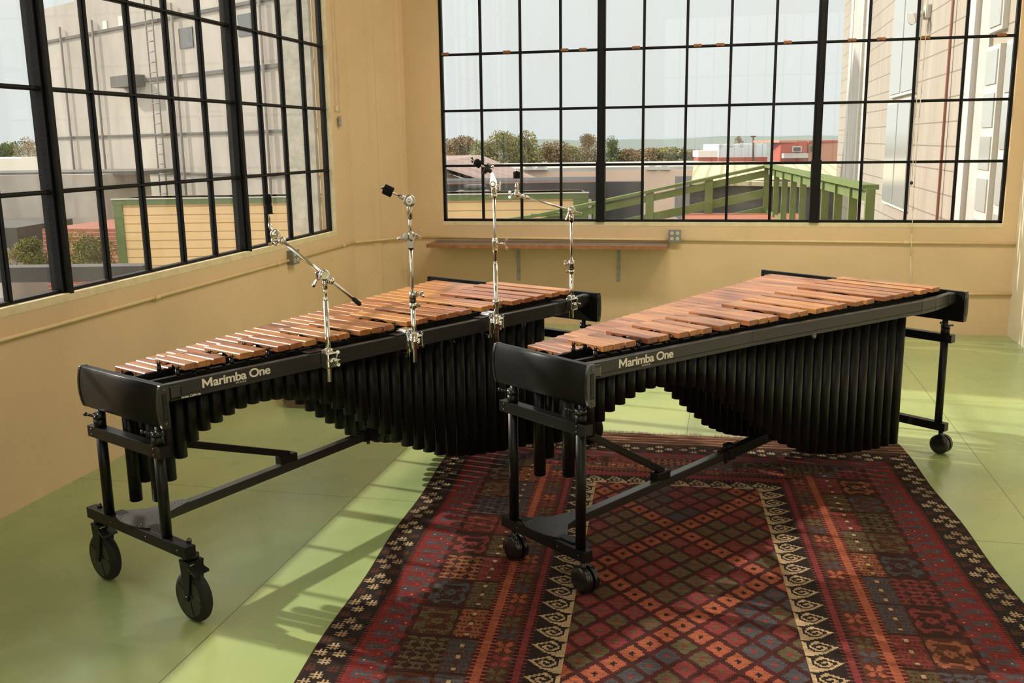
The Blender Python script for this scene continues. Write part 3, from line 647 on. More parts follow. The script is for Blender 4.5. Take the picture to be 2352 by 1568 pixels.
# ------------------------------------------------------------------ cymbal stands clamped to the left marimba's rail
A1_ = R(64.2955); U1 = Vector((math.cos(A1_), math.sin(A1_), 0)); W1 = Vector((math.sin(A1_), -math.cos(A1_), 0))
def wing(mb, c, ax, side, r=.014):
    c = Vector(c); ax = Vector(ax).normalized(); side = Vector(side).normalized()
    mb.cyl(c, c+ax*.014, .006, n=12)
    for s_ in (-1, 1):
        a_ = c+ax*.010; b_ = c+ax*.020+side*s_*r*1.9; mb.bar(a_, b_, .012, .005, up=ax.cross(side).cross((b_-a_).normalized()), bev=.002); mb.cyl(b_-ax.cross(side)*.0035, b_+ax.cross(side)*.0035, .0075, n=12)
def clamp_old(e, p):            # heavy rail clamp with jaw on the rail and a pole eye
    p = Vector(p); j = p-W1*.045
    mb = MB()
    def lb(a0, a1, b0, b1, z0, z1, bev=.004):
        q_ = 1.3 if z0 < 0 or b0 < -.014 else 1; t = MB(); t.box((a0*q_, b0, z0*q_), (a1*q_, b1*(q_ if b1 > 0 else 1), z1*q_), bev)
        for v in t.b.verts: v.co = p+U1*v.co.x+W1*v.co.y+Vector((0, 0, v.co.z))
        me = bpy.data.meshes.new('x'); t.b.to_mesh(me); t.b.free(); mb.b.from_mesh(me); bpy.data.meshes.remove(me)
    return mb, lb
def tilt_joint(name, e, c, r, m, ax):
    return MB().lathe(Vector(c)-Vector(ax).normalized()*r*.45, ax, [(0, r*.5), (.002, r*.9), (r*.25, r), (r*.65, r), (r*.88, r*.9), (r*.9, r*.5)], 22).build(name, m, e)
HZ = Vector((.976, .218, 0)).normalized(); TO = Vector((.216, -.955, 0)).normalized()   # across and towards the room
RAILTOP = .926-.0201-.006

def stand(kind, label, base, zb, joints):
    e = thing('cymbal_stand', label, 'stand', (base[0], base[1], 0), 0, 'chrome cymbal stands on the left marimba'); b = Vector((0, 0, 0)); k_ = joints or 0
    P = lambda z: b+Vector((0, 0, z+k_*(1.72-z)))
    return e, P
def rail_clamp(e, P, zc, style):
    p = P(zc); mb, lb = clamp_old(e, p)
    if style == 'block':
        lb(-.020, .020, -.020, .018, -.026, .026, .007); lb(-.014, .014, -.030, -.016, -.018, .012, .003)
        o = mb.build('rail_clamp', 'chrome', e)
        k = MB(); wing(k, p+U1*.02+W1*.006, U1*1.0+W1*.4, (0, 0, 1)); wing(k, p+W1*.018, W1, U1, .010); k.build('wing_bolt', 'chrome', o)
        q = MB(); q.cyl(P(zc+.030), P(zc+.046), .0185, n=18); q.box(P(zc+.030)-Vector((.010, .010, 0))-U1*.022, P(zc+.046)+Vector((.010, .010, 0))-U1*.022, .003); q.build('memory_lock', 'chrome', e)
    else:
        mb.cyl(P(zc-.036), P(zc+.034), .0235, n=22).cyl(P(zc-.012), P(zc+.010), .0275, n=22); lb(-.006, .024, -.006, .018, -.022, .020, .007); lb(-.030, .018, -.075, -.015, .022, .034, .004); lb(-.026, .016, -.070, -.015, .034, .040, .004); lb(-.022, .012, -.045, -.016, -.045, .022, .005)
        lb(-.020, .0, -.062, -.03, -.060, -.045, .003)
        o = mb.build('rail_clamp', 'chrome', e)
        k = MB(); wing(k, p+U1*.020+W1*.01, U1*1.0+W1*.3, (0, 0, 1), .016); k.cyl(p-W1*.045-U1*.018+Vector((0, 0, -.078)), p-W1*.045-U1*.018+Vector((0, 0, -.045)), .005, n=10); k.ball(p+W1*.022+Vector((0, 0, -.008)), .009, n=12); k.build('wing_bolt', 'chrome', o)
    # the flat plate hooking over the rail
    mb2, lb2 = clamp_old(e, Vector((0, 0, RAILTOP))); lb2(-.060, .012, -.085, -.030, .001, .004, .001) ; mb2.build('rail_hook', 'black_metal', e)

# 1: boom stand, leftmost
e, P = stand('boom', 'chrome boom stand nearest the lettering, arm slanting up left with a black sleeve', (1.795, -5.511), 0, 0)
rail_clamp(e, P, .868, 'block')
MB().cyl(P(.775), P(1.115), .0108, n=24).build('pole', 'chrome', e)
MB().cyl(P(1.112), P(1.132), .0108, .0070, n=24).cyl(P(1.13), P(1.175), .0066, n=18).build('upper_pole', 'chrome', e)
T = P(1.222)
MB().cyl(P(1.165), P(1.205), .0105, .0125, n=18).box(P(1.18)-Vector((.012, .010, 0)), P(1.225)+Vector((.012, .010, 0)), .004).build('tilter_body', 'chrome', e)
tilt_joint('tilter', e, T+TO*.004, .024, 'chrome', TO+HZ*.5)
k = MB(); wing(k, T-HZ*.020+TO*.016+Vector((0, 0, -.012)), -HZ*.6+TO*.8, Vector((-.3, 0, -.9)), .014); k.build('wing_nut', 'chrome', e)
bd = Vector((1.645-1.922, -5.54+5.477, 1.366-1.118)).normalized(); lowr = T-bd*.170+Vector((0, 0, .0)); upr = T+bd*.215
MB().cyl(lowr, upr, .0074, n=18).build('boom_arm', 'chrome', e)
MB().cyl(lowr-bd*.012, lowr+bd*.018, .0098, n=16).ball(lowr-bd*.012, .0096, n=14).build('end_cap', 'rubber', e, 'black rubber cap')
MB().lathe(T-bd*.036, bd, [(-.012, .012), (-.002, .016), (.006, .016), (.012, .011)], 18).build('boom_collar', 'chrome', e)
J = upr+bd*.010
MB().lathe(J-bd*.018, bd, [(0, .012), (.004, .0165), (.020, .0165), (.024, .010)], 18).build('boom_collar', 'chrome', e)
Jt = J+Vector((-.020, -.004, .022))
tilt_joint('tilter', e, Jt, .021, 'chrome', TO+HZ*.35)
k = MB(); k.bar(Jt+Vector((-.008, 0, .0)), Jt+Vector((-.022, -.003, .036)), .014, .012, bev=.003); k.ball(Jt+TO*.018, .007, n=10); wing(k, Jt+Vector((-.014, 0, -.020)), (0, 0, -1), HZ, .006); k.build('wing_nut', 'chrome', e)
q0 = Jt+Vector((-.020, -.003, .03))
MB().cyl(q0, q0+Vector((-.004, 0, .115)), .0045, n=14).cyl(q0+Vector((0, 0, -.004)), q0+Vector((0, 0, .012)), .0078, n=14).build('cymbal_rod', 'chrome', e)
q1 = q0+Vector((-.002, 0, .052))
MB().lathe(q1, (0, 0, 1), [(0, .019), (.003, .019), (.0035, .016), (.030, .0165), (.032, .014), (.045, .0135), (.046, .015), (.068, .015), (.074, .012), (.080, .010)], 22).build('sleeve', 'felt', e, 'black plastic cymbal sleeve')

# 2: straight stand with a fat felt, tilted left
e, P = stand('straight', 'satin silver stand topped by a fat black felt tilted left', (2.033, -5.100), 0, .009)
rail_clamp(e, P, .866, 'arm')
MB().cyl(P(.765), P(1.068), .0108, n=24).build('pole', 'chrome', e)
MB().cyl(P(1.062), P(1.288), .0076, n=20).build('upper_pole', 'satin_chrome', e)
ml = MB().cyl(P(1.016), P(1.040), .0165, n=20); ml.box(P(1.018)+HZ*.014-Vector((.004, .006, 0)), P(1.036)+HZ*.028+Vector((.004, .006, 0)), .003); ml.build('memory_lock', 'chrome', e)
MB().cyl(P(1.0415), P(1.044), .0150, n=20).cyl(P(1.060), P(1.0615), .0150, n=20).build('purple_ring', 'purple', e, 'purple ring')
MB().cyl(P(1.044), P(1.060), .0148, n=20).build('maker_band', 'black_plastic', e, 'black band with gold lettering')
text_mesh('lettering', 'YAMAHA', .0085, 'gold', e, P(1.049)+TO*.0151-HZ*.0145, HZ, (0, 0, 1), bold=.0003, sx=.62, label='gold lettering')
cb = MB().cyl(P(1.0615), P(1.092), .0168, n=20); cb.box(P(1.066)+HZ*.010-Vector((.004, .008, 0)), P(1.090)+HZ*.024+Vector((.002, .006, 0)), .003); co_ = cb.build('collar', 'satin_chrome', e)
k = MB(); wing(k, P(1.078)+HZ*.024, HZ, TO*.5+Vector((0, 0, .3)), .012); k.build('wing_bolt', 'chrome', co_)
MB().cyl(P(1.284), P(1.289), .0125, n=20).build('rubber_ring', 'rubber', e, 'black ring')
MB().prism([P(1.289)-HZ*.012-TO*.008, P(1.289)+HZ*.012-TO*.008, P(1.335)+HZ*.017-TO*.008, P(1.335)-HZ*.017-TO*.008], TO*.018).build('tilter_body', 'satin_chrome', e)
tilt_joint('tilter', e, P(1.338)+HZ*.004, .022, 'satin_chrome', HZ*.8+TO*.6)
MB().lathe(P(1.338)-HZ*.024+TO*.012, -HZ+TO*.3, [(-.01, .017), (0, .019), (.004, .016), (.008, .006)], 18).build('tilter_cap', 'ext_white', e, 'pale plastic cap')
k = MB(); wing(k, P(1.333)-HZ*.030+TO*.016, -HZ, TO, .009); wing(k, P(1.346)+HZ*.022, HZ, (0, 0, 1), .007); k.build('wing_nut', 'chrome', e)
MB().cyl(P(1.35), P(1.430), .0075, n=20).build('top_pole', 'satin_chrome', e)
MB().lathe(P(1.418), (0, 0, 1), [(0, .0115), (.016, .0115), (.018, .0135), (.050, .0130), (.062, .010)], 22).build('socket_sleeve', 'satin_chrome', e)
Jt = P(1.497); tilt_joint('tilter', e, Jt, .0275, 'satin_chrome', TO)
MB().ball(Jt+TO*.014, .008, n=12).build('pivot_bolt', 'chrome', e)
d = (Vector((1.917, -5.08, 1.549))-Vector((2.018, -5.057, 1.498))).normalized()
MB().cyl(Jt+d*.018, Jt+d*.050, .011, .009, n=18).cyl(Jt+d*.050, Jt+d*.128, .0045, n=14).cyl(Jt+d*.128, Jt+d*.136, .0070, n=12).build('cymbal_rod', 'satin_chrome', e)
MB().lathe(Jt+d*.081, d, [(0, .020), (.002, .0225), (.040, .0225), (.042, .020)], 26).build('felt', 'felt', e, 'black felt washer')

# 3: tall straight stand with large cup
e, P = stand('tall', 'tallest chrome stand, topped by a black cup and grey felt tilted left', (2.302, -4.628), 0, .021)
rail_clamp(e, P, .857, 'arm')
MB().cyl(P(.758), P(1.155), .0108, n=24).build('pole', 'chrome', e)
ml = MB().cyl(P(.955), P(.972), .0165, n=20); ml.box(P(.957)+HZ*.012-Vector((.004, .006, 0)), P(.970)+HZ*.026+Vector((.004, .006, 0)), .003); ml.build('memory_lock', 'chrome', e)
MB().cyl(P(1.150), P(1.166), .0112, .0074, n=20).cyl(P(1.16), P(1.495), .0074, n=20).build('upper_pole', 'satin_chrome', e)
MB().lathe(P(1.205), (0, 0, 1), [(0, .010), (.02, .0135), (.035, .013), (.055, .015), (.072, .013), (.076, .010)], 22).build('collar', 'chrome', e)
k = MB(); k.box(P(1.232)+TO*.008-Vector((.012, .012, 0)), P(1.268)+TO*.012+Vector((.012, .012, 0)), .006); k.cyl(P(1.253)+HZ*.012, P(1.253)+HZ*.040, .006, n=12); wing(k, P(1.252)+HZ*.036, HZ, (0, 0, 1), .011); k.build('wing_bolt', 'chrome', e)
MB().cyl(P(1.480), P(1.502), .0150, n=20).box(P(1.482)-HZ*.018-Vector((.004, .004, 0)), P(1.498)-HZ*.010+Vector((.004, .004, 0)), .003).build('memory_lock', 'chrome', e)
Jt = P(1.545)
MB().box(P(1.502)-Vector((.013, .010, 0)), P(1.530)+Vector((.013, .010, 0)), .004).prism([P(1.520)-HZ*.014-TO*.009, P(1.520)+HZ*.016-TO*.009, P(1.560)+HZ*.014-TO*.009, P(1.605)-HZ*.004-TO*.009, P(1.600)-HZ*.014-TO*.009, P(1.555)-HZ*.020-TO*.009], TO*.018).build('tilter_body', 'chrome', e)
tilt_joint('tilter', e, Jt-HZ*.006+TO*.006, .015, 'chrome', TO)
k = MB(); k.cyl(Jt+HZ*.012+Vector((0, 0, -.01)), Jt+HZ*.024+Vector((0, 0, -.01)), .010, n=14); k.bar(Jt+HZ*.026+Vector((0, 0, -.034)), Jt+HZ*.030+Vector((0, 0, .016)), .013, .009, bev=.003); k.build('wing_nut', 'chrome', e)
d = Vector((-.80, -.18, .52)).normalized(); c0 = P(1.603)-HZ*.008
MB().cyl(c0, c0+d*.125, .0048, n=14).build('cymbal_rod', 'satin_chrome', e)
MB().lathe(c0+d*.004, d, [(0, .009), (.012, .011), (.020, .026), (.024, .029), (.034, .0295), (.036, .026)], 28).build('cymbal_cup', 'black_plastic', e, 'black plastic cup')
MB().lathe(c0+d*.062, d, [(0, .015), (.002, .0185), (.030, .0185), (.032, .0155), (.036, .013)], 24).build('felt', 'felt', e, 'grey felt')
MB().box(c0+d*.100-Vector((.009, .006, .008)), c0+d*.118+Vector((.006, .006, .008)), .003).build('top_nut', 'black_plastic', e, 'black square nut')
MB().cyl(c0+d*.03+HZ*.012+Vector((0, 0, .012)), c0+d*.02+HZ*.026+Vector((0, 0, .015)), .0065, n=12).build('drum_key_bolt', 'chrome', e)

# 4: small boom stand at the low end
e, P = stand('boom', 'chrome boom stand at the far end, arm reaching left to an upright black felt', (2.588, -4.078), 0, .021)
rail_clamp(e, P, .868, 'block')
MB().cyl(P(.788), P(1.085), .0108, n=24).build('pole', 'chrome', e)
ml = MB().cyl(P(1.038), P(1.056), .0160, n=20); ml.box(P(1.040)-HZ*.026-Vector((.004, .006, 0)), P(1.054)-HZ*.012+Vector((.004, .006, 0)), .003); ml.build('memory_lock', 'chrome', e)
MB().cyl(P(1.0565), P(1.0590), .0150, n=20).build('purple_ring', 'purple', e, 'purple ring')
MB().cyl(P(1.0590), P(1.0725), .0146, n=20).build('maker_band', 'black_plastic', e, 'black band with gold lettering')
text_mesh('lettering', 'YAMAHA', .0085, 'gold', e, P(1.0625)+TO*.0149-HZ*.0145, HZ, (0, 0, 1), bold=.0003, sx=.62, label='gold lettering')
cb = MB().cyl(P(1.0730), P(1.108), .0160, n=20).build('collar', 'satin_chrome', e)
k = MB(); wing(k, P(1.09)-HZ*.014, -HZ, (0, 0, 1), .006); k.cyl(P(1.09)-HZ*.014, P(1.09)-HZ*.040, .004, n=10); k.build('wing_bolt', 'chrome', cb)
MB().cyl(P(1.10), P(1.325), .0076, n=20).build('upper_pole', 'satin_chrome', e)
MB().cyl(P(1.320), P(1.326), .0125, n=20).build('rubber_ring', 'rubber', e, 'black ring')
MB().cyl(P(1.326), P(1.358), .0130, n=20).build('socket_sleeve', 'chrome', e)
T = P(1.378); tilt_joint('tilter', e, T, .0225, 'satin_chrome', TO+HZ*.3)
k = MB(); k.bar(T-HZ*.012+TO*.016, T-HZ*.032+TO*.022+Vector((0, 0, -.048)), .014, .008, bev=.003); k.ball(T-HZ*.010+TO*.016, .010, n=12); k.build('wing_nut', 'satin_chrome', e)
bd = (Vector((2.288, -4.02, 1.482))-Vector((2.621, -3.945, 1.377))).normalized()
a0 = T-bd*.055; a1 = T+bd*.265
MB().cyl(a0, a1, .0055, n=16).cyl(a0-bd*.002, a0+bd*.004, .0062, n=14).build('boom_arm', 'satin_chrome', e)
MB().cyl(a1-bd*.030, a1-bd*.004, .0085, .0095, n=16).cyl(a1-bd*.004, a1+bd*.022, .0105, n=16).build('boom_collar', 'chrome', e)
J = a1+bd*.036
MB().ball(J, .0185, n=18).lathe(J, (0, 0, 1), [(0, .0165), (.018, .012), (.034, .009), (.036, .0105), (.046, .0105), (.048, .008), (.058, .0075)], 20).build('tilter_body', 'satin_chrome', e)
k = MB(); wing(k, J-HZ*.018, -HZ, (0, .2, 1), .007); k.build('wing_nut', 'chrome', e)
MB().cyl(J+Vector((0, 0, .05)), J+Vector((0, 0, .130)), .0042, n=14).cyl(J+Vector((0, 0, .120)), J+Vector((0, 0, .127)), .0075, n=12).build('cymbal_rod', 'chrome', e)
MB().lathe(J+Vector((0, 0, .083)), (0, 0, 1), [(0, .0165), (.002, .0178), (.034, .0178), (.036, .0165)], 24).build('felt', 'felt', e, 'black felt washer')

# ------------------------------------------------------------------ rug
def rug():
    import array
    cs = .0076; nx = 338; W_ = nx*cs; LEN = 3.60; ny = int(LEN/cs)
    O = Vector((1.835, -3.585, 0)); X = Vector((1, .045, 0)).normalized(); Yd = Vector((.072, -1, 0)).normalized()
    blk = (.018, .011, .009); brn = (.070, .022, .012); cream = (.36, .25, .145); red = (.150, .018, .016); org = (.27, .072, .037); mar = (.058, .011, .011)
    blue = (.055, .050, .056); olive = (.085, .065, .032); rose = (.165, .030, .028); dkb = (.036, .013, .009); ochre = (.22, .075, .036)
    star = ['...#.#...', '..#####..', '.#######.', '###...###', '.##...##.', '###...###', '.#######.', '..#####..', '...#.#...']
    star = ['..#.#..', '.#####.', '###.###', '.##.##.', '###.###', '.#####.', '..#.#..']
    hook = ['........##......', '......#####....#', '....###..###..##', '..###......#..##', '###...###...#.##', '.##..##.##..#.##', '..##.##....##.##', '...##.##..##..##', '....##.####..###', '.....##.....####', '......##########', '........########', '..........######', '............####']
    fan = ['.##...##.', '####.####', '.###.###.', '..##.##..', '....#....', '..##.##..', '.###.###.', '####.####', '.##...##.']
    big = ['....######......######....', '..##########..##########..', '.#####..######..####..####', '.####.....##......##..####', '..###...........#.....###.', '...##......####......##...', '...##.....######.....##...', '...##....###..###....##...', '...##.....######.....##...', '...##......####......##...', '..###.....#...........###.', '.####..##......##.....####', '.#####.####..######..#####', '..##########..##########..', '....######......######....']
    T_ = [(0, 0), (.14, .13), (.25, .30), (.41, .57), (.47, .70), (.565, .745), (.665, .87), (9, 9.2)]
    rnd = random.Random(3)
    pal = [rose, blue, olive, ochre, rose, olive, blue]
    star5 = ['.#.#.', '#####', '.#.#.', '#####', '.#.#.']
    def band(d, s, side):
        """colour at distance d from the edge and position s along it"""
        if d < .135:
            # clusters of four stars in a lattice
            if d < .008: return dkb
            p = .190; k = int(s//p); f = (s % p)/p; q = d/.135
            for (cx_, cy_) in ((.5, .25), (.235, .5), (.765, .5), (.5, .77)):
                a = int(((f-cx_)*p)/cs+2.5); b = int(((q-cy_)*.135)/cs+2.5)
                if 0 <= a < 5 and 0 <= b < 5 and star5[b][a] == '#':
                    return cream if k % 3 != 1 else (.26, .17, .10)
            for cx_, cy_ in ((0, .20), (1, .20), (0, .83), (1, .83)):
                a = int(((f-cx_)*p)/cs+2.5); b = int(((q-cy_)*.135)/cs+2.5)
                if 0 <= a < 5 and 0 <= b < 5 and star5[b][a] == '#': return brn
            return blk
        if d < .150: return red if int(s/cs) % 2 else blk
        if d < .300:
            if d < .172: return red
            p = .091; k = int(s//p); f = (s % p); g = .050*abs(f/p-.5)*2
            edge = .205+g+((d*0)); 
            for cy_, shift in ((.197, 0), (.232, .5), (.268, 0)):
                ff = ((s+shift*p) % p)-p/2
                a = int(ff/cs+3.5); b = int((d-cy_)/cs+3.5)
                if 0 <= a < 7 and 0 <= b < 7:
                    if a == 3 and b == 3: return cream if (k+b) % 3 == 0 else org
                    if star[b][a] == '#': return (blue if cy_ < .22 else red)
            return red if d < .205+g else (blue if d < .285 else dkb)
        if d < .305: return mar
        if d < .565:
            p = .235; k = int(s//p); f = s % p
            if f < cs or f > p-cs: return dkb
            c1 = pal[(k*3+side) % 7]; c2 = pal[(k*5+2+side) % 7]
            if d < .455:
                a = int((f-(p-26*cs)/2)/cs); b = int((d-.315)/cs*15/18)
                if 0 <= a < 26 and 0 <= b < 15 and k % 3 != 2:
                    return c1 if big[b][a] == '#' else (dkb if k % 2 else brn)
                if k % 3 == 2:
                    a = int((f/cs) % 9); b = int(((d-.315)/cs) % 9)
                    if fan[b][a] == '#': return c1
                    return dkb
                return dkb
            a = int((f/cs) % 7); b = int(((d-.458)/cs) % 7)
            if abs(d-.510) < cs*1.2 and abs((s % .0785)-.039) < cs*1.4: return cream
            if star[b][a] == '#': return c2
            return brn
        if d < .620:
            if .580 < d < .605: return org
            return org if int(s/(cs*1)) % 3 == 0 else mar
        if d < .700:
            p = .092; f = s % p; k = int(s//p)
            a = int((f-(p-9*cs)/2)/cs); b = int((d-.626)/cs)
            if 0 <= a < 9 and 0 <= b < 9 and fan[a][b] == '#': return [org, rose, olive, blue][k % 4]
            return brn
        if d < .750:
            if .712 < d < .735: return (.16, .026, .026)
            return (.16, .026, .026) if int(s/cs) % 3 == 0 else blk
        if d < .872:
            a = int((s/cs) % 14); b = int((d-.750)/cs)
            if b < 16: return cream if hook[a][b] == '#' else blk
        return cream
    def field(x, y):
        # lattice of stepped diamonds
        px, py = .120, .150
        u = x/px+y/py; v = x/px-y/py
        i, j = math.floor(u+.5), math.floor(v+.5); fu, fv = abs(u-i), abs(v-j)
        m = max(fu, fv)
        if m > .385: return mar if (i+j) % 3 else dkb
        o_ = (i % 6 == 0) or (j % 6 == 0)
        if o_:
            if m < .105: return blk
            return org
        ri = min(i % 6, 6-i % 6); rj = min(j % 6, 6-j % 6); ring = min(ri, rj); base = ((i//6)*2+(j//6)*3) % 3
        c = [[blue, olive, rose, blue], [olive, rose, olive, rose], [olive, blue, rose, olive]][base][(ring+((i+j)//2)) % 4 if ring < 3 else 2]
        if m < .11: return rose if c != rose else olive
        return c
    bm = bmesh.new(); cols = []
    vs = []
    rnd2 = random.Random(5)
    wob = [0.006*math.sin(j*.05)+.004*math.sin(j*.013+1) for j in range(ny+1)]
    verts = []; 
    for j in range(ny+1):
        y = j*cs
        for i in range(nx+1):
            x = i*cs; ex = 0
            t = abs(i/nx-.5)*2
            ex = wob[j]*(t**6)*(1 if i > nx/2 else 1)
            xx = x+ex
            yy = y+.006*math.sin(x*5)*(1 if j < 8 else 0)
            p = O+X*xx+Yd*yy; z = .0042+.0008*math.sin(x*9+y*2)*math.sin(y*5)
            verts.append((p.x, p.y, max(.003, z)))
    faces = []
    for j in range(ny):
        yc = (j+.5)*cs
        for i in range(nx):
            xc = (i+.5)*cs
            a = j*(nx+1)+i; faces.append((a, a+nx+1, a+nx+2, a+1))
            jx = 0
            dl, dr = xc, W_-xc; t = yc-.205
            dt = -1 if t < 0 else lerp_tab(T_, t)
            if yc < .205 and True:
                d = -1
            else: d = min(dl, dr, dt)
            if d < 0:
                k = int(yc/cs); s_ = [brn, brn, cream, blk, brn, org, blk, blk, ochre, brn, cream, dkb, dkb, org, brn, blk, cream, dkb, brn, brn, ochre, dkb, cream, blk, brn, dkb, brn, blk][k % 28]
                c = s_
            elif d >= .872: c = field(xc-W_/2, yc-2.35)
            elif d == dl: c = band(d, yc+.02, 0)
            elif d == dr: c = band(d, yc+.05, 1)
            else: c = band(d, xc+.03, 2)
            n = 1+rnd.uniform(-.14, .14)
            cols.append((c[0]*n, c[1]*n, c[2]*n, 1))
    me = bpy.data.meshes.new('rug'); me.from_pydata(verts, [], faces); me.update()
    at_ = me.color_attributes.new('yarn', 'FLOAT_COLOR', 'CORNER')
    flat = []
    for c in cols: flat.extend(c*4)
    at_.data.foreach_set('color', flat)
    m = bpy.data.materials.new('kilim_wool'); m.use_nodes = True; t = m.node_tree; p = t.nodes['Principled BSDF']
    an = t.nodes.new('ShaderNodeAttribute'); an.attribute_name = 'yarn'
    tc = t.nodes.new('ShaderNodeTexCoord'); n1 = t.nodes.new('ShaderNodeTexNoise'); n1.inputs['Scale'].default_value = 1; n1.inputs['Detail'].default_value = 4
    mp = t.nodes.new('ShaderNodeMapping'); mp.inputs['Scale'].default_value = (9, 130, 1); t.links.new(tc.outputs['Object'], mp.inputs[0]); t.links.new(mp.outputs[0], n1.inputs[0])
    mr = t.nodes.new('ShaderNodeMapRange'); t.links.new(n1.outputs[0], mr.inputs[0]); mr.inputs[1].default_value = .3; mr.inputs[2].default_value = .7; mr.inputs[3].default_value = .62; mr.inputs[4].default_value = 1.25
    mx = t.nodes.new('ShaderNodeMix'); mx.data_type = 'RGBA'; mx.blend_type = 'MULTIPLY'; mx.inputs[0].default_value = 1; t.links.new(an.outputs['Color'], mx.inputs[6]); t.links.new(mr.outputs[0], mx.inputs[7])
    t.links.new(mx.outputs[2], p.inputs['Base Color']); p.inputs['Roughness'].default_value = .92; p.inputs['Specular IOR Level'].default_value = .15
    wv = t.nodes.new('ShaderNodeTexWave'); wv.wave_type = 'BANDS'; wv.bands_direction = 'X'; wv.inputs['Scale'].default_value = 90; wv.inputs['Distortion'].default_value = 1.0; t.links.new(tc.outputs['Object'], wv.inputs[0])
    bp = t.nodes.new('ShaderNodeBump'); bp.inputs['Strength'].default_value = .35; bp.inputs['Distance'].default_value = .002; t.links.new(wv.outputs[0], bp.inputs['Height']); t.links.new(bp.outputs[0], p.inputs['Normal'])
    me.materials.append(m)
    e = thing('kilim_rug', 'large dark red patterned kilim rug under the right marimba', 'rug')
    o = bpy.data.objects.new('woven_field', me); C.objects.link(o); o.parent = e
    fr = MB()
    for i in range(430):
        x = i/430*W_; p = O+X*x-Yd*0; ln = rnd.uniform(.02, .05); p2 = p-Yd*ln+X*rnd.uniform(-.012, .012)
        fr.bar((p.x, p.y, .006), (p2.x, p2.y, .003+rnd.uniform(0, .006)), .0035, .002)
    m_ = mat('fringe_wool', (.30, .20, .13), .9)
    f = fr.build('fringe', 'fringe_wool', e, 'ragged brown fringe'); f['kind'] = 'stuff'
    tf = MB(); q = O+X*1.72-Yd*.02
    for i in range(40):
        a = rnd.uniform(0, 6.3); tf.bar((q.x, q.y, .008), (q.x+.03*math.cos(a), q.y+.03*math.sin(a), .012+rnd.uniform(0, .03)), .003, .003)
    tf.build('tassel', 'bark', e, 'dark tassel')
rug()

# ------------------------------------------------------------------ outside the windows
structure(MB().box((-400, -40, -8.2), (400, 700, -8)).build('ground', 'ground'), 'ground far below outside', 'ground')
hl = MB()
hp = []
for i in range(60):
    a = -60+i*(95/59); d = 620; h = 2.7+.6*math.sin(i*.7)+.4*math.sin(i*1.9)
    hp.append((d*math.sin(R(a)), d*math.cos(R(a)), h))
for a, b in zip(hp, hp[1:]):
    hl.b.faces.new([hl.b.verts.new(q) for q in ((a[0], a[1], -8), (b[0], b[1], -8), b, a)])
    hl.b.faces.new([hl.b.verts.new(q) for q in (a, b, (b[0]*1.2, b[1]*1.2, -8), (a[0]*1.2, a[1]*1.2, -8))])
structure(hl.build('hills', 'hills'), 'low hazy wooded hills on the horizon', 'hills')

def ext_box(e, name, m, px0, py0, px1, py1, depth, back=6, label=None, zb=None):
    a, b = at(px0, py0, depth), at(px1, py1, depth); a.z = b.z = (a.z+b.z)/2
    c_ = at(px1, py1, depth); dirx = (b-a); dirx.z = 0; n = Vector((-dirx.y, dirx.x, 0)).normalized()
    if n.y < 0: n = -n
    z1 = at((px0+px1)/2, py0, depth).z; z0 = at((px0+px1)/2, py1, depth).z if zb is None else zb
    a.z = b.z = 0
    o = MB().prism([(a.x, a.y, z0), (b.x, b.y, z0), (b.x, b.y, z1), (a.x, a.y, z1)], n*back).build(name, m, e, label)
    return o
# grey concrete tower block (left window)
dv = Vector((-.862, .507, 0)); P0 = Vector((-15.765, 22.201, 0)); nn = Vector((.507, .862, 0))
def fac(s, z, off=0): p = P0+dv*s-nn*off; return (p.x, p.y, z)
mat('stain', (.20, .185, .17), .9)
cb = thing('concrete_building', 'tall weathered grey concrete building beyond the left window', 'building')
wl_ = MB().prism([fac(10.3, -8), fac(-11, -8), fac(-11, 11), fac(4.4, 11), fac(4.4, 8.2), fac(7, 8.2), fac(7, 7.35), fac(10.3, 7.35)], nn*1.8).build('wall', 'concrete', cb)
for z, s0, s1, w_ in ((6.0, 10.3, -11, .10), (4.05, 3.2, -11, .12), (2.15, 10.3, -11, .07), (.8, 10.3, -11, .06)):
    MB().prism([fac(s0, z, .06), fac(s1, z, .06), fac(s1, z+w_, .06), fac(s0, z+w_, .06)], nn*.1).build('ledge', 'concrete_dark', cb)
MB().prism([fac(3.5, 3.9, .5), fac(1.8, 3.9, .5), fac(1.8, 4.3, .5), fac(3.5, 4.3, .5)], nn*.6).build('platform', 'concrete_dark', cb)
for s in (-.7, -6.0, 5.4, 8.3):
    MB().cyl(fac(s, -3, .12), fac(s, 6.5, .12), .045, n=8).build('pipe', 'stain', cb)
for s in (.9, -9.2):
    l = MB(); l.cyl(fac(s, -2, .25), fac(s, 7, .25), .03, n=6); l.cyl(fac(s-.5, -2, .25), fac(s-.5, 7, .25), .03, n=6)
    for k in range(26): l.cyl(fac(s, -2+k*.35, .25), fac(s-.5, -2+k*.35, .25), .02, n=6)
    l.build('ladder', 'stain', cb)
for s, z in ((-.9, 5.0), (-4.6, 5.1)): MB().prism([fac(s, z, .03), fac(s-.9, z, .03), fac(s-.9, z+.65, .03), fac(s, z+.65, .03)], nn*.1).build('window', 'dark_window', cb)
for s, z in ((4.7, 6.05), (3.4, 6.1)): MB().prism([fac(s, z, .03), fac(s-.35, z, .03), fac(s-.35, z+.35, .03), fac(s, z+.35, .03)], nn*.05).build('vent', 'ext_white', cb)
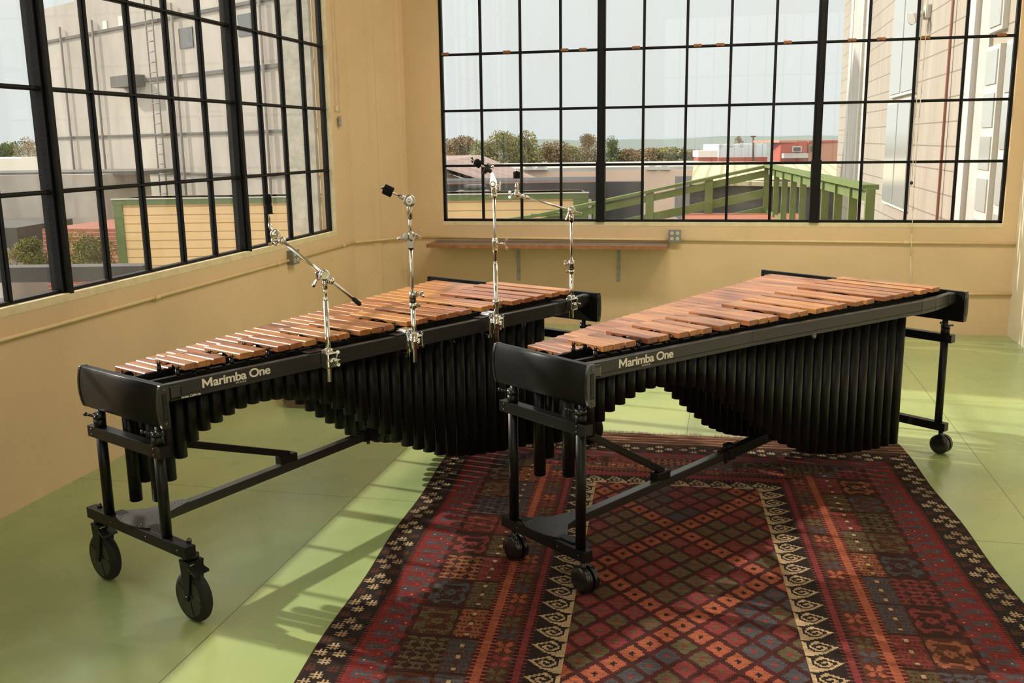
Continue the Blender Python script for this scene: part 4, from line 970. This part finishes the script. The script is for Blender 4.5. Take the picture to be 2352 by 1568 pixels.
# lower concrete annex
an_ = thing('concrete_annex', 'low grey concrete annex in front of the tall concrete building', 'building')
ext_box(an_, 'wall', 'concrete', -300, 402, 262, 700, 29, 3); ext_box(an_, 'coping', 'concrete_dark', -300, 397, 330, 406, 28.9, 3.2)
for p in (150, 190, 232): MB().cyl(at(p, 410, 28.8), at(p+6, 520, 28.8), .05, n=8).build('pipe', 'ext_grey', an_)
an2 = thing('white_roofed_building', 'white roofed building at the far left below the trees', 'building'); ext_box(an2, 'roof', 'white_roof', -400, 366, 118, 402, 60, 12); ext_box(an2, 'roof_vent', 'ext_white', 50, 360, 82, 367, 60, 1)
bk_ = thing('brick_building', 'red brick building behind the bush', 'building'); ext_box(bk_, 'wall', 'brick', 96, 524, 300, 700, 24, 3)
ext_box(bk_, 'gutter', 'ext_grey', 246, 540, 300, 548, 23.8, .3)
br_ = thing('brown_roofed_shed', 'dark brown roofed shed left of the bush', 'building'); ext_box(br_, 'roof', 'roof_dark', -250, 524, 44, 572, 25, 3); ext_box(br_, 'wall', 'ext_grey', -250, 570, 26, 700, 25.1, 3)
for k in range(3):
    pts = [at(4+8*math.cos(t)+k*1.5, 600+10*math.sin(t), 24.95) for t in [i*.6+k for i in range(8)]]
    MB().path(pts, .02, n=5).build('white_scrawl', 'ext_white', br_)
# yellow sided shed
ys = thing('yellow_shed', 'yellow lap-sided building with green trim outside both windows', 'building')
a, b = at(262, 455, 20), at(1345, 450, 20); zt_ = .68
dx = (b-a); dx.z = 0; dx.normalize(); nb = Vector((-dx.y, dx.x, 0))
def ysp(p, z, off=0): q = p-nb*off; return (q.x, q.y, z)
a.z = b.z = 0
MB().prism([ysp(a, -8), ysp(b, -8), ysp(b, zt_), ysp(a, zt_)], nb*1.6).build('wall', 'yellow_siding', ys)
MB().prism([ysp(a-dx*.04, zt_-.10, .05), ysp(b+dx*.06, zt_-.10, .05), ysp(b+dx*.06, zt_+.01, .05), ysp(a-dx*.04, zt_+.01, .05)], nb*.1).build('eave_board', 'green_trim', ys)
MB().prism([ysp(a-dx*.05, zt_+.01, .07), ysp(b+dx*.07, zt_+.01, .07), ysp(b+dx*.07, zt_+.03, .07), ysp(a-dx*.05, zt_+.03, .07)], nb*.1).build('flashing', 'ext_white', ys)
MB().prism([ysp(a-dx*.03, zt_-.2, -.05), ysp(b+dx*.05, zt_-.2, -.05), ysp(b+dx*.05, zt_, -.05), ysp(a-dx*.03, zt_, -.05)], nb*1.5).build('roof', 'ext_dark', ys)
MB().prism([ysp(a-dx*.02, -8, .04), ysp(a+dx*.16, -8, .04), ysp(a+dx*.16, zt_, .04), ysp(a-dx*.02, zt_, .04)], nb*.2).build('corner_board', 'green_trim', ys)
MB().prism([ysp(b-dx*.25, -8, .04), ysp(b+dx*.04, -8, .04), ysp(b+dx*.04, zt_, .04), ysp(b-dx*.25, zt_, .04)], nb*.2).build('corner_board', 'green_trim', ys)
MB().prism([ysp(b+dx*.05, -8, .03), ysp(b+dx*.12, -8, .03), ysp(b+dx*.12, zt_-.12, .03), ysp(b+dx*.05, zt_-.12, .03)], nb*.2).build('downpipe', 'ext_grey', ys)
# near flat roof with parapet and vent
nr = thing('flat_roof', 'dark flat roof with parapet just outside the left window', 'roof')
a = at(-260, 612, 13.5); b = at(330, 612, 13.5); zr = at(120, 617, 13.5).z
ext_box(nr, 'parapet', 'roof_dark', -400, 615, 330, 650, 13.5, .35)
MB().box((-12, -9, zr-.75), (-1.2, 3.2, zr-.55)).build('roof_surface', 'ext_dark', nr)
ve = thing('roof_vent', 'small white mushroom vent on the dark flat roof', 'vent'); v0 = at(205, 655, 12.2)
MB().cyl((v0.x, v0.y, zr-.56), (v0.x, v0.y, zr-.22), .05, n=14).build('stem', 'ext_white', ve); MB().lathe((v0.x, v0.y, zr-.22), (0, 0, 1), [(0, .10), (.02, .125), (.05, .11), (.07, .05)], 20).build('cap', 'ext_white', ve)
# foliage
def tree(name, label, px, pyt, pyb, depth, wpx, m, seed, group=None, cat='tree', n=60, trunk=True, leaf=1.0):
    rr = random.Random(seed); top = at(px, pyt, depth); bot = at(px, pyb, depth); h = top.z-bot.z; wd = wpx/F*depth
    e = thing(name, label, cat, (bot.x, bot.y, -8), 0, group); zb = bot.z+8; b = bmesh.new()
    lobes = []
    for k in range(rr.randint(5, 8)):
        ang = rr.uniform(0, 6.28); rad = rr.uniform(0, .36)*wd; zc = zb+h*rr.uniform(.38, .82); lobes.append((rad*math.cos(ang), rad*math.sin(ang), zc, rr.uniform(.20, .34)*wd))
    lobes.append((0, 0, zb+h*.72, wd*.25))
    for k in range(6): lobes.append((rr.uniform(-.5, .5)*wd, rr.uniform(-.3, .3)*wd, zb+h*rr.uniform(.05, .4), rr.uniform(.22, .32)*wd))
    for k in range(n*26):
        lx, ly, lz_, lr = rr.choice(lobes)
        d = Vector((rr.gauss(0, 1), rr.gauss(0, 1), rr.gauss(0, 1))).normalized()*lr*rr.uniform(.55, 1.05)
        c_ = Vector((lx, ly, lz_))+Vector((d.x, d.y, d.z*.8*h/max(wd, .1) if h < wd else d.z*.9)); c_.z = max(zb*.97, min(c_.z, zb+h*1.01))
        s = wd*.035*leaf*rr.uniform(.6, 1.5); q = Quaternion((rr.gauss(0, 1), rr.gauss(0, 1), rr.gauss(0, 1), rr.gauss(0, 1))).normalized()
        vs_ = [b.verts.new(c_+q@Vector(p)*s) for p in ((-1, -.5, 0), (0, -.8, .3), (1, -.2, 0), (.5, .8, -.2), (-.6, .7, .2))]
        b.faces.new(vs_)
    mb = MB(); mb.b.free(); mb.b = b; o = mb.build('foliage', m, e)
    if trunk:
        tb = MB().cyl((0, 0, 0), (0, 0, zb+h*.55), wd*.035, wd*.018, n=8)
        for lx, ly, lz_, lr in lobes[:5]: tb.cyl((0, 0, zb+h*.25), (lx, ly, lz_), wd*.014, wd*.006, n=6)
        tb.build('trunk', 'bark', e)
    return e
G = 'trees beyond the pink building'
TR = [(1030, 322, 388, 96, 70, 'leaf_brown', 'brownish tree at the left edge of the far window'), (1068, 308, 392, 92, 66, 'leaf_brown', 'thin-crowned brown tree above the ridge of the rusty roof'),
      (1112, 318, 392, 88, 70, 'leaf_olive', 'yellow-green tree just right of the rusty roof ridge'), (1158, 300, 392, 86, 74, 'leaf_olive', 'tall yellow-green tree behind the rusty roof slope'),
      (1212, 294, 388, 88, 78, 'leaf_olive', 'tallest yellow-green tree, in the third column of panes'), (1262, 318, 388, 90, 66, 'leaf_brown', 'brown tree between the tallest tree and the bare-topped one'),
      (1312, 330, 386, 92, 62, 'leaf_olive', 'low olive tree left of the bare-topped tree'), (1350, 304, 386, 94, 50, 'leaf_brown', 'bare-topped tree touching the first thick window post'),
      (1404, 312, 380, 100, 42, 'leaf_green', 'round dark green tree right of the first thick post'), (1444, 338, 386, 100, 60, 'leaf_brown', 'low brown scrub tree right of the dark round tree'),
      (1494, 342, 388, 98, 64, 'leaf_brown', 'low brown scrub tree in the middle of the centre window'), (1546, 341, 388, 98, 66, 'leaf_olive', 'low olive scrub tree left of the white roofed shed'),
      (1596, 344, 386, 100, 56, 'leaf_brown', 'small scrub tree next to the white roofed shed')]
for i, (px, pt, pb, dp, wp, m_, lb_) in enumerate(TR): tree('tree', lb_, px, pt-2, pb+4, dp, wp*(1.5 if px > 1420 else 1.15), m_, 10+i, G, leaf=.62, n=150)
tree('tree', 'leafy tree at the far left behind the white roof', 18, 326, 372, 75, 80, 'leaf_green', 41, n=110, leaf=.6)
tree('tree', 'thin-crowned tree beside the first post of the left window', 66, 306, 372, 70, 52, 'leaf_brown', 42, n=60, leaf=.6)
tree('tree', 'pair of poplars behind the white metal building', 1697, 308, 350, 150, 22, 'leaf_brown', 43)
tree('bush', 'olive green bush in front of the brick building', 78, 538, 625, 18, 100, 'leaf_bush', 51, None, 'bush', n=150, trunk=False, leaf=.55)
tree('bush', 'wide brownish bush left of the yellow building', 206, 532, 625, 18.9, 118, 'leaf_bush', 52, None, 'bush', n=150, trunk=False, leaf=.5)
# barn with rusty roof
bn = thing('barn', 'barn with a grey-rust metal roof, lower left of the far window', 'building')
A_, B_, C_, D_, E_ = at(960, 358, 52), at(1106, 356, 52), at(1240, 411, 46), at(1132, 421, 38), at(985, 375, 38)
rf = MB(); rf.b.faces.new([rf.b.verts.new(q) for q in (A_, E_, D_, C_, B_)]); rf.b.faces.new([rf.b.verts.new(q-Vector((0, 0, .15))) for q in (A_, B_, C_, D_, E_)])
rf.build('roof', 'rust_roof', bn)
wm = MB(); wm.b.faces.new([wm.b.verts.new(q) for q in (E_-Vector((0, -.5, .2)), Vector((E_.x, E_.y+.5, -8)), Vector((D_.x-.3, D_.y+.5, -8)), D_-Vector((.3, -.5, .2)))])
wm.b.faces.new([wm.b.verts.new(q) for q in (D_-Vector((.3, -.5, .2)), Vector((D_.x-.3, D_.y+.5, -8)), Vector((C_.x-.5, C_.y, -8)), C_-Vector((.5, 0, .2)))]); wm.build('wall', 'pink_wall', bn)
pk = thing('pink_building', 'long low pinkish building with a flat grey roof in the middle distance', 'building')
ext_box(pk, 'wall', 'pink_wall', 1120, 392, 1700, 520, 56, 14); ext_box(pk, 'roof', 'ext_grey', 1118, 384, 1702, 393, 55.8, 14.5)
for k, p in enumerate((1215, 1242, 1497, 1526)):
    c_ = at(p, 386, 55.4); MB().prism([(c_.x-.33, c_.y, c_.z-.1), (c_.x+.33, c_.y, c_.z-.1), (c_.x+.12, c_.y, c_.z+.14), (c_.x-.12, c_.y, c_.z+.14)], (0, .8, 0)).build('skylight', 'ext_white', pk, 'white skylight')
dk = thing('dark_building', 'black walled flat building below the pink one', 'building')
ext_box(dk, 'wall', 'ext_dark', 900, 421, 1382, 520, 31, 5); ext_box(dk, 'wall', 'ext_dark', 1382, 417, 1474, 520, 31.5, .6); ext_box(dk, 'coping', 'tan_wall', 900, 419, 1382, 422, 30.9, .15)
cr = thing('parked_car', 'silver car parked in front of the dark building', 'car'); c_ = at(1090, 440, 30)
MB().box((c_.x-.55, c_.y-.3, c_.z-.25), (c_.x+.45, c_.y+.3, c_.z+.05), .08).build('body', 'ext_grey', cr); MB().box((c_.x-.32, c_.y-.27, c_.z+.05), (c_.x+.32, c_.y+.27, c_.z+.22), .08).build('cabin', 'dark_window', cr)
wr = thing('white_roofed_shed', 'small shed with a white roof, left of the pale metal building', 'building')
ext_box(wr, 'roof', 'white_roof', 1604, 346, 1648, 361, 80, 4); ext_box(wr, 'wall', 'red_wall', 1604, 361, 1648, 380, 80.2, 4)
mb_ = thing('metal_building', 'large pale blue-grey metal building on the horizon', 'building')
ext_box(mb_, 'wall', 'white_metal_siding', 1651, 331, 1760, 362, 85, 10); ext_box(mb_, 'base', 'red_wall', 1651, 361, 1762, 376, 84.9, 10)
for p, wdt in ((1653, 5), (1676, 8), (1700, 7), (1731, 7), (1750, 8)): ext_box(mb_, 'roof_panel', 'ext_white', p, 328, p+wdt, 335, 84.8, .5)
up_ = thing('utility_pole', 'thin utility pole in front of the metal building', 'pole'); MB().cyl(at(1730, 370, 82), at(1730, 312, 82), .09, n=8).cyl(at(1724, 313, 82), at(1736, 313, 82), .06, n=6).build('pole', 'bark', up_)
rb_ = thing('red_building', 'dark red two-storey building right of the metal one', 'building')
ext_box(rb_, 'wall', 'red_wall', 1794, 325, 1852, 372, 72, 8); ext_box(rb_, 'roof_edge', 'tan_wall', 1790, 322, 1854, 327, 71.8, 8.5); ext_box(rb_, 'window', 'ext_white', 1820, 336, 1841, 349, 71.8, .2); ext_box(rb_, 'pane', 'dark_window', 1823, 338, 1830, 347, 71.7, .1); ext_box(rb_, 'pane', 'dark_window', 1832, 338, 1839, 347, 71.7, .1)
ext_box(rb_, 'balcony', 'ext_grey', 1800, 352, 1856, 363, 71.3, .6)
tb_ = thing('tan_building', 'orange-tan building beside the dark red one', 'building')
ext_box(tb_, 'wall', 'tan_wall', 1858, 325, 1990, 372, 73, 8); ext_box(tb_, 'roof_edge', 'red_wall', 1858, 322, 1990, 327, 72.8, 8.5); ext_box(tb_, 'window', 'dark_window', 1862, 335, 1868, 348, 72.7, .2)
yr = thing('yellow_roofed_building', 'building with a ribbed pale yellow metal roof behind the green railing', 'building')
q = [at(1588, 414, 33), at(1925, 421, 33), at(1960, 372, 44), at(1595, 371, 44)]
MB().prism(q, (0, 0, -.15)).build('roof', 'corrugated', yr); ext_box(yr, 'wall', 'roof_dark', 1585, 414, 1930, 520, 33.4, 5)
# green ramp railing
gr = thing('green_railing', 'green timber railing of an outdoor ramp and landing beyond the far window', 'railing')
K = Vector((4.07, 9.19, 0)); Nn = Vector((4.81, 1.4, 0)); Lw = Vector((-.1, 8.06, 0)); zk = 1.26
def seg(a, b, wd, hh, nm='rail', m='green_paint'): return MB().bar(a, b, wd, hh).build(nm, m, gr)
Z = lambda v, z: Vector((v.x, v.y, z))
seg(Z(K, zk), Z(Nn, zk-.02), .17, .05, 'cap_rail'); seg(Z(K, zk-.10), Z(Nn, zk-.12), .04, .10)
seg(Z(K, .40), Z(Nn, .36), .04, .14)
for i in range(10):
    t = i/9; p = K.lerp(Nn, t**.9*1.0); MB().box((p.x-.045, p.y-.045, -.6), (p.x+.045, p.y+.045, zk-.03)).build('post', 'green_paint', gr)
seg(Z(K, zk), Z(Lw, .42), .16, .05, 'cap_rail'); seg(Z(K, zk-.13), Z(Lw, .29), .04, .12)
seg(Z(K, zk-.48), Z(Lw, -.06), .04, .15); seg(Z(K, zk-.80), Z(Lw, -.38), .04, .15)
for t in (0, .25, .50, .72, .86):
    p = K.lerp(Lw, t); z1 = zk+(.42-zk)*t; MB().box((p.x-.07, p.y-.05, -1.2), (p.x+.07, p.y+.05, z1-.02)).build('post', 'green_paint', gr)
lp_ = Lw+Vector((-.9, -.2, 0)); seg(Z(Lw, .42), Z(lp_, .30), .16, .06, 'cap_rail'); seg(Z(Lw, .44), Z(Lw+Vector((.9, .22, 0)), .45), .12, .05, 'cap_rail')
st = thing('wooden_steps', 'orange-brown steps and landing deck behind the green railing', 'steps')
MB().box((4.3, 1.2, .02), (6.15, 9.0, .12)).build('deck', 'step_orange', st)
MB().box((2.6, 7.6, .25), (4.6, 9.0, .42)).build('step', 'step_orange', st); MB().box((1.9, 7.7, .0), (2.6, 9.0, .18)).build('step', 'step_orange', st); MB().box((2.6, 7.65, -.5), (4.5, 8.9, .24)).build('riser', 'green_trim', st)
# wing with shingles along the right
wg = thing('shingled_wing', 'pale shingle-clad wing with tall white windows at the right of the far window', 'building')
XW = 6.22
MB().box((XW, .36, -8), (XW+6, 18.9, 12)).build('wall', 'shingle', wg)
def strip(y0, y1, z0, z1, m, nm, d=.05, lab=None): return MB().box((XW-d, y0, z0), (XW+.02, y1, z1)).build(nm, m, wg, lab)
def wy(px, py=250):                        # place along the wing
    d = FW+RT*((px-1176)/F)-UP*((py-784)/F); t = (XW-CAM.x)/d.x; return (CAM+d*t).y
for a, b in ((1948, 1953), (1985, 1990), (1974, 1977)): strip(wy(b), wy(a), .4, 9, 'ext_white', 'trim_board')
strip(wy(1973), wy(1953), .4, 9, 'ext_grey', 'panel', .03)
# middle window
def wing_window(p0, p1, z0, z1, nr, mid):
    y1, y0 = wy(p0), wy(p1); o = strip(y0, y1, z0, z1, 'ext_white', 'window', .06)
    n = len(mid)+1; ys_ = [y0]+[y0+(y1-y0)*t for t in mid]+[y1]
    for i in range(n):
        for k in range(nr):
            za = z0+(z1-z0)*k/nr+.05; zb_ = z0+(z1-z0)*(k+1)/nr-.05; yy0, yy1 = ys_[i]+.05, ys_[i+1]-.05
            MB().box((XW-.075, yy0, za), (XW-.05, yy1, zb_)).build('pane', 'pane_glass', o)
mat('pane_glass', (.38, .40, .39), .12, spec=.8)
wing_window(2047, 2102, .55, 2.35, 1, [.5]); wing_window(2049, 2104, 2.42, 4.6, 1, [.5])
wing_window(2270, 2300, .4, 2.7, 5, []); wing_window(2270, 2300, 2.85, 5, 5, []); wing_window(2315, 2345, .4, 2.7, 4, [])
strip(wy(2244), wy(2232), .2, 8, 'ext_white', 'trim_board', .10); strip(wy(2268), wy(2246), .2, 8, 'ext_grey', 'panel', .04)
yy = wy(2180); MB().cyl((XW-.05, yy, -1), (XW-.05, yy, 8), .02, n=8).build('downpipe', 'pipe_rust', wg, 'thin reddish pipe')
fl_ = thing('floodlight', 'twin-headed floodlight on the shingled wing', 'lamp'); y_ = wy(2135, 45); z_ = 3.55
MB().box((XW-.08, y_-.12, z_-.1), (XW, y_+.12, z_+.1), .02).build('base', 'ext_grey', fl_)
for dy, dx_ in ((-.15, -.30), (.25, -.30)): MB().lathe((XW-.08, y_, z_), (dx_, dy, -.15), [(0, .03), (.1, .04), (.22, .09), (.24, .09)], 16).build('lamp_head', 'ext_white', fl_)

# ------------------------------------------------------------------ added ceiling lamps above the frame, unseen, to fill the room with light
for lb_, lx, ly, en in (('left added fill lamp above the far end of the room', 2.9, -2.6, 66), ('right added fill lamp above the far end of the room', 4.6, -2.6, 66), ('added fill lamp above the viewer', 3.6, -8.2, 30)):
    e = thing('fill_lamp', lb_, 'lamp', (lx, ly, ZC), 0)
    MB().box((-.62, -.32, -.06), (.62, .32, 0), .01).build('housing', 'ext_white', e)
    ld = bpy.data.lights.new('fill_light', 'AREA'); ld.shape = 'RECTANGLE'; ld.size = 1.15; ld.size_y = .55; ld.energy = en; ld.color = (1, .93, .80)
    lo = bpy.data.objects.new('fill_light', ld); C.objects.link(lo); lo.parent = e; lo.location = (0, 0, -.07)
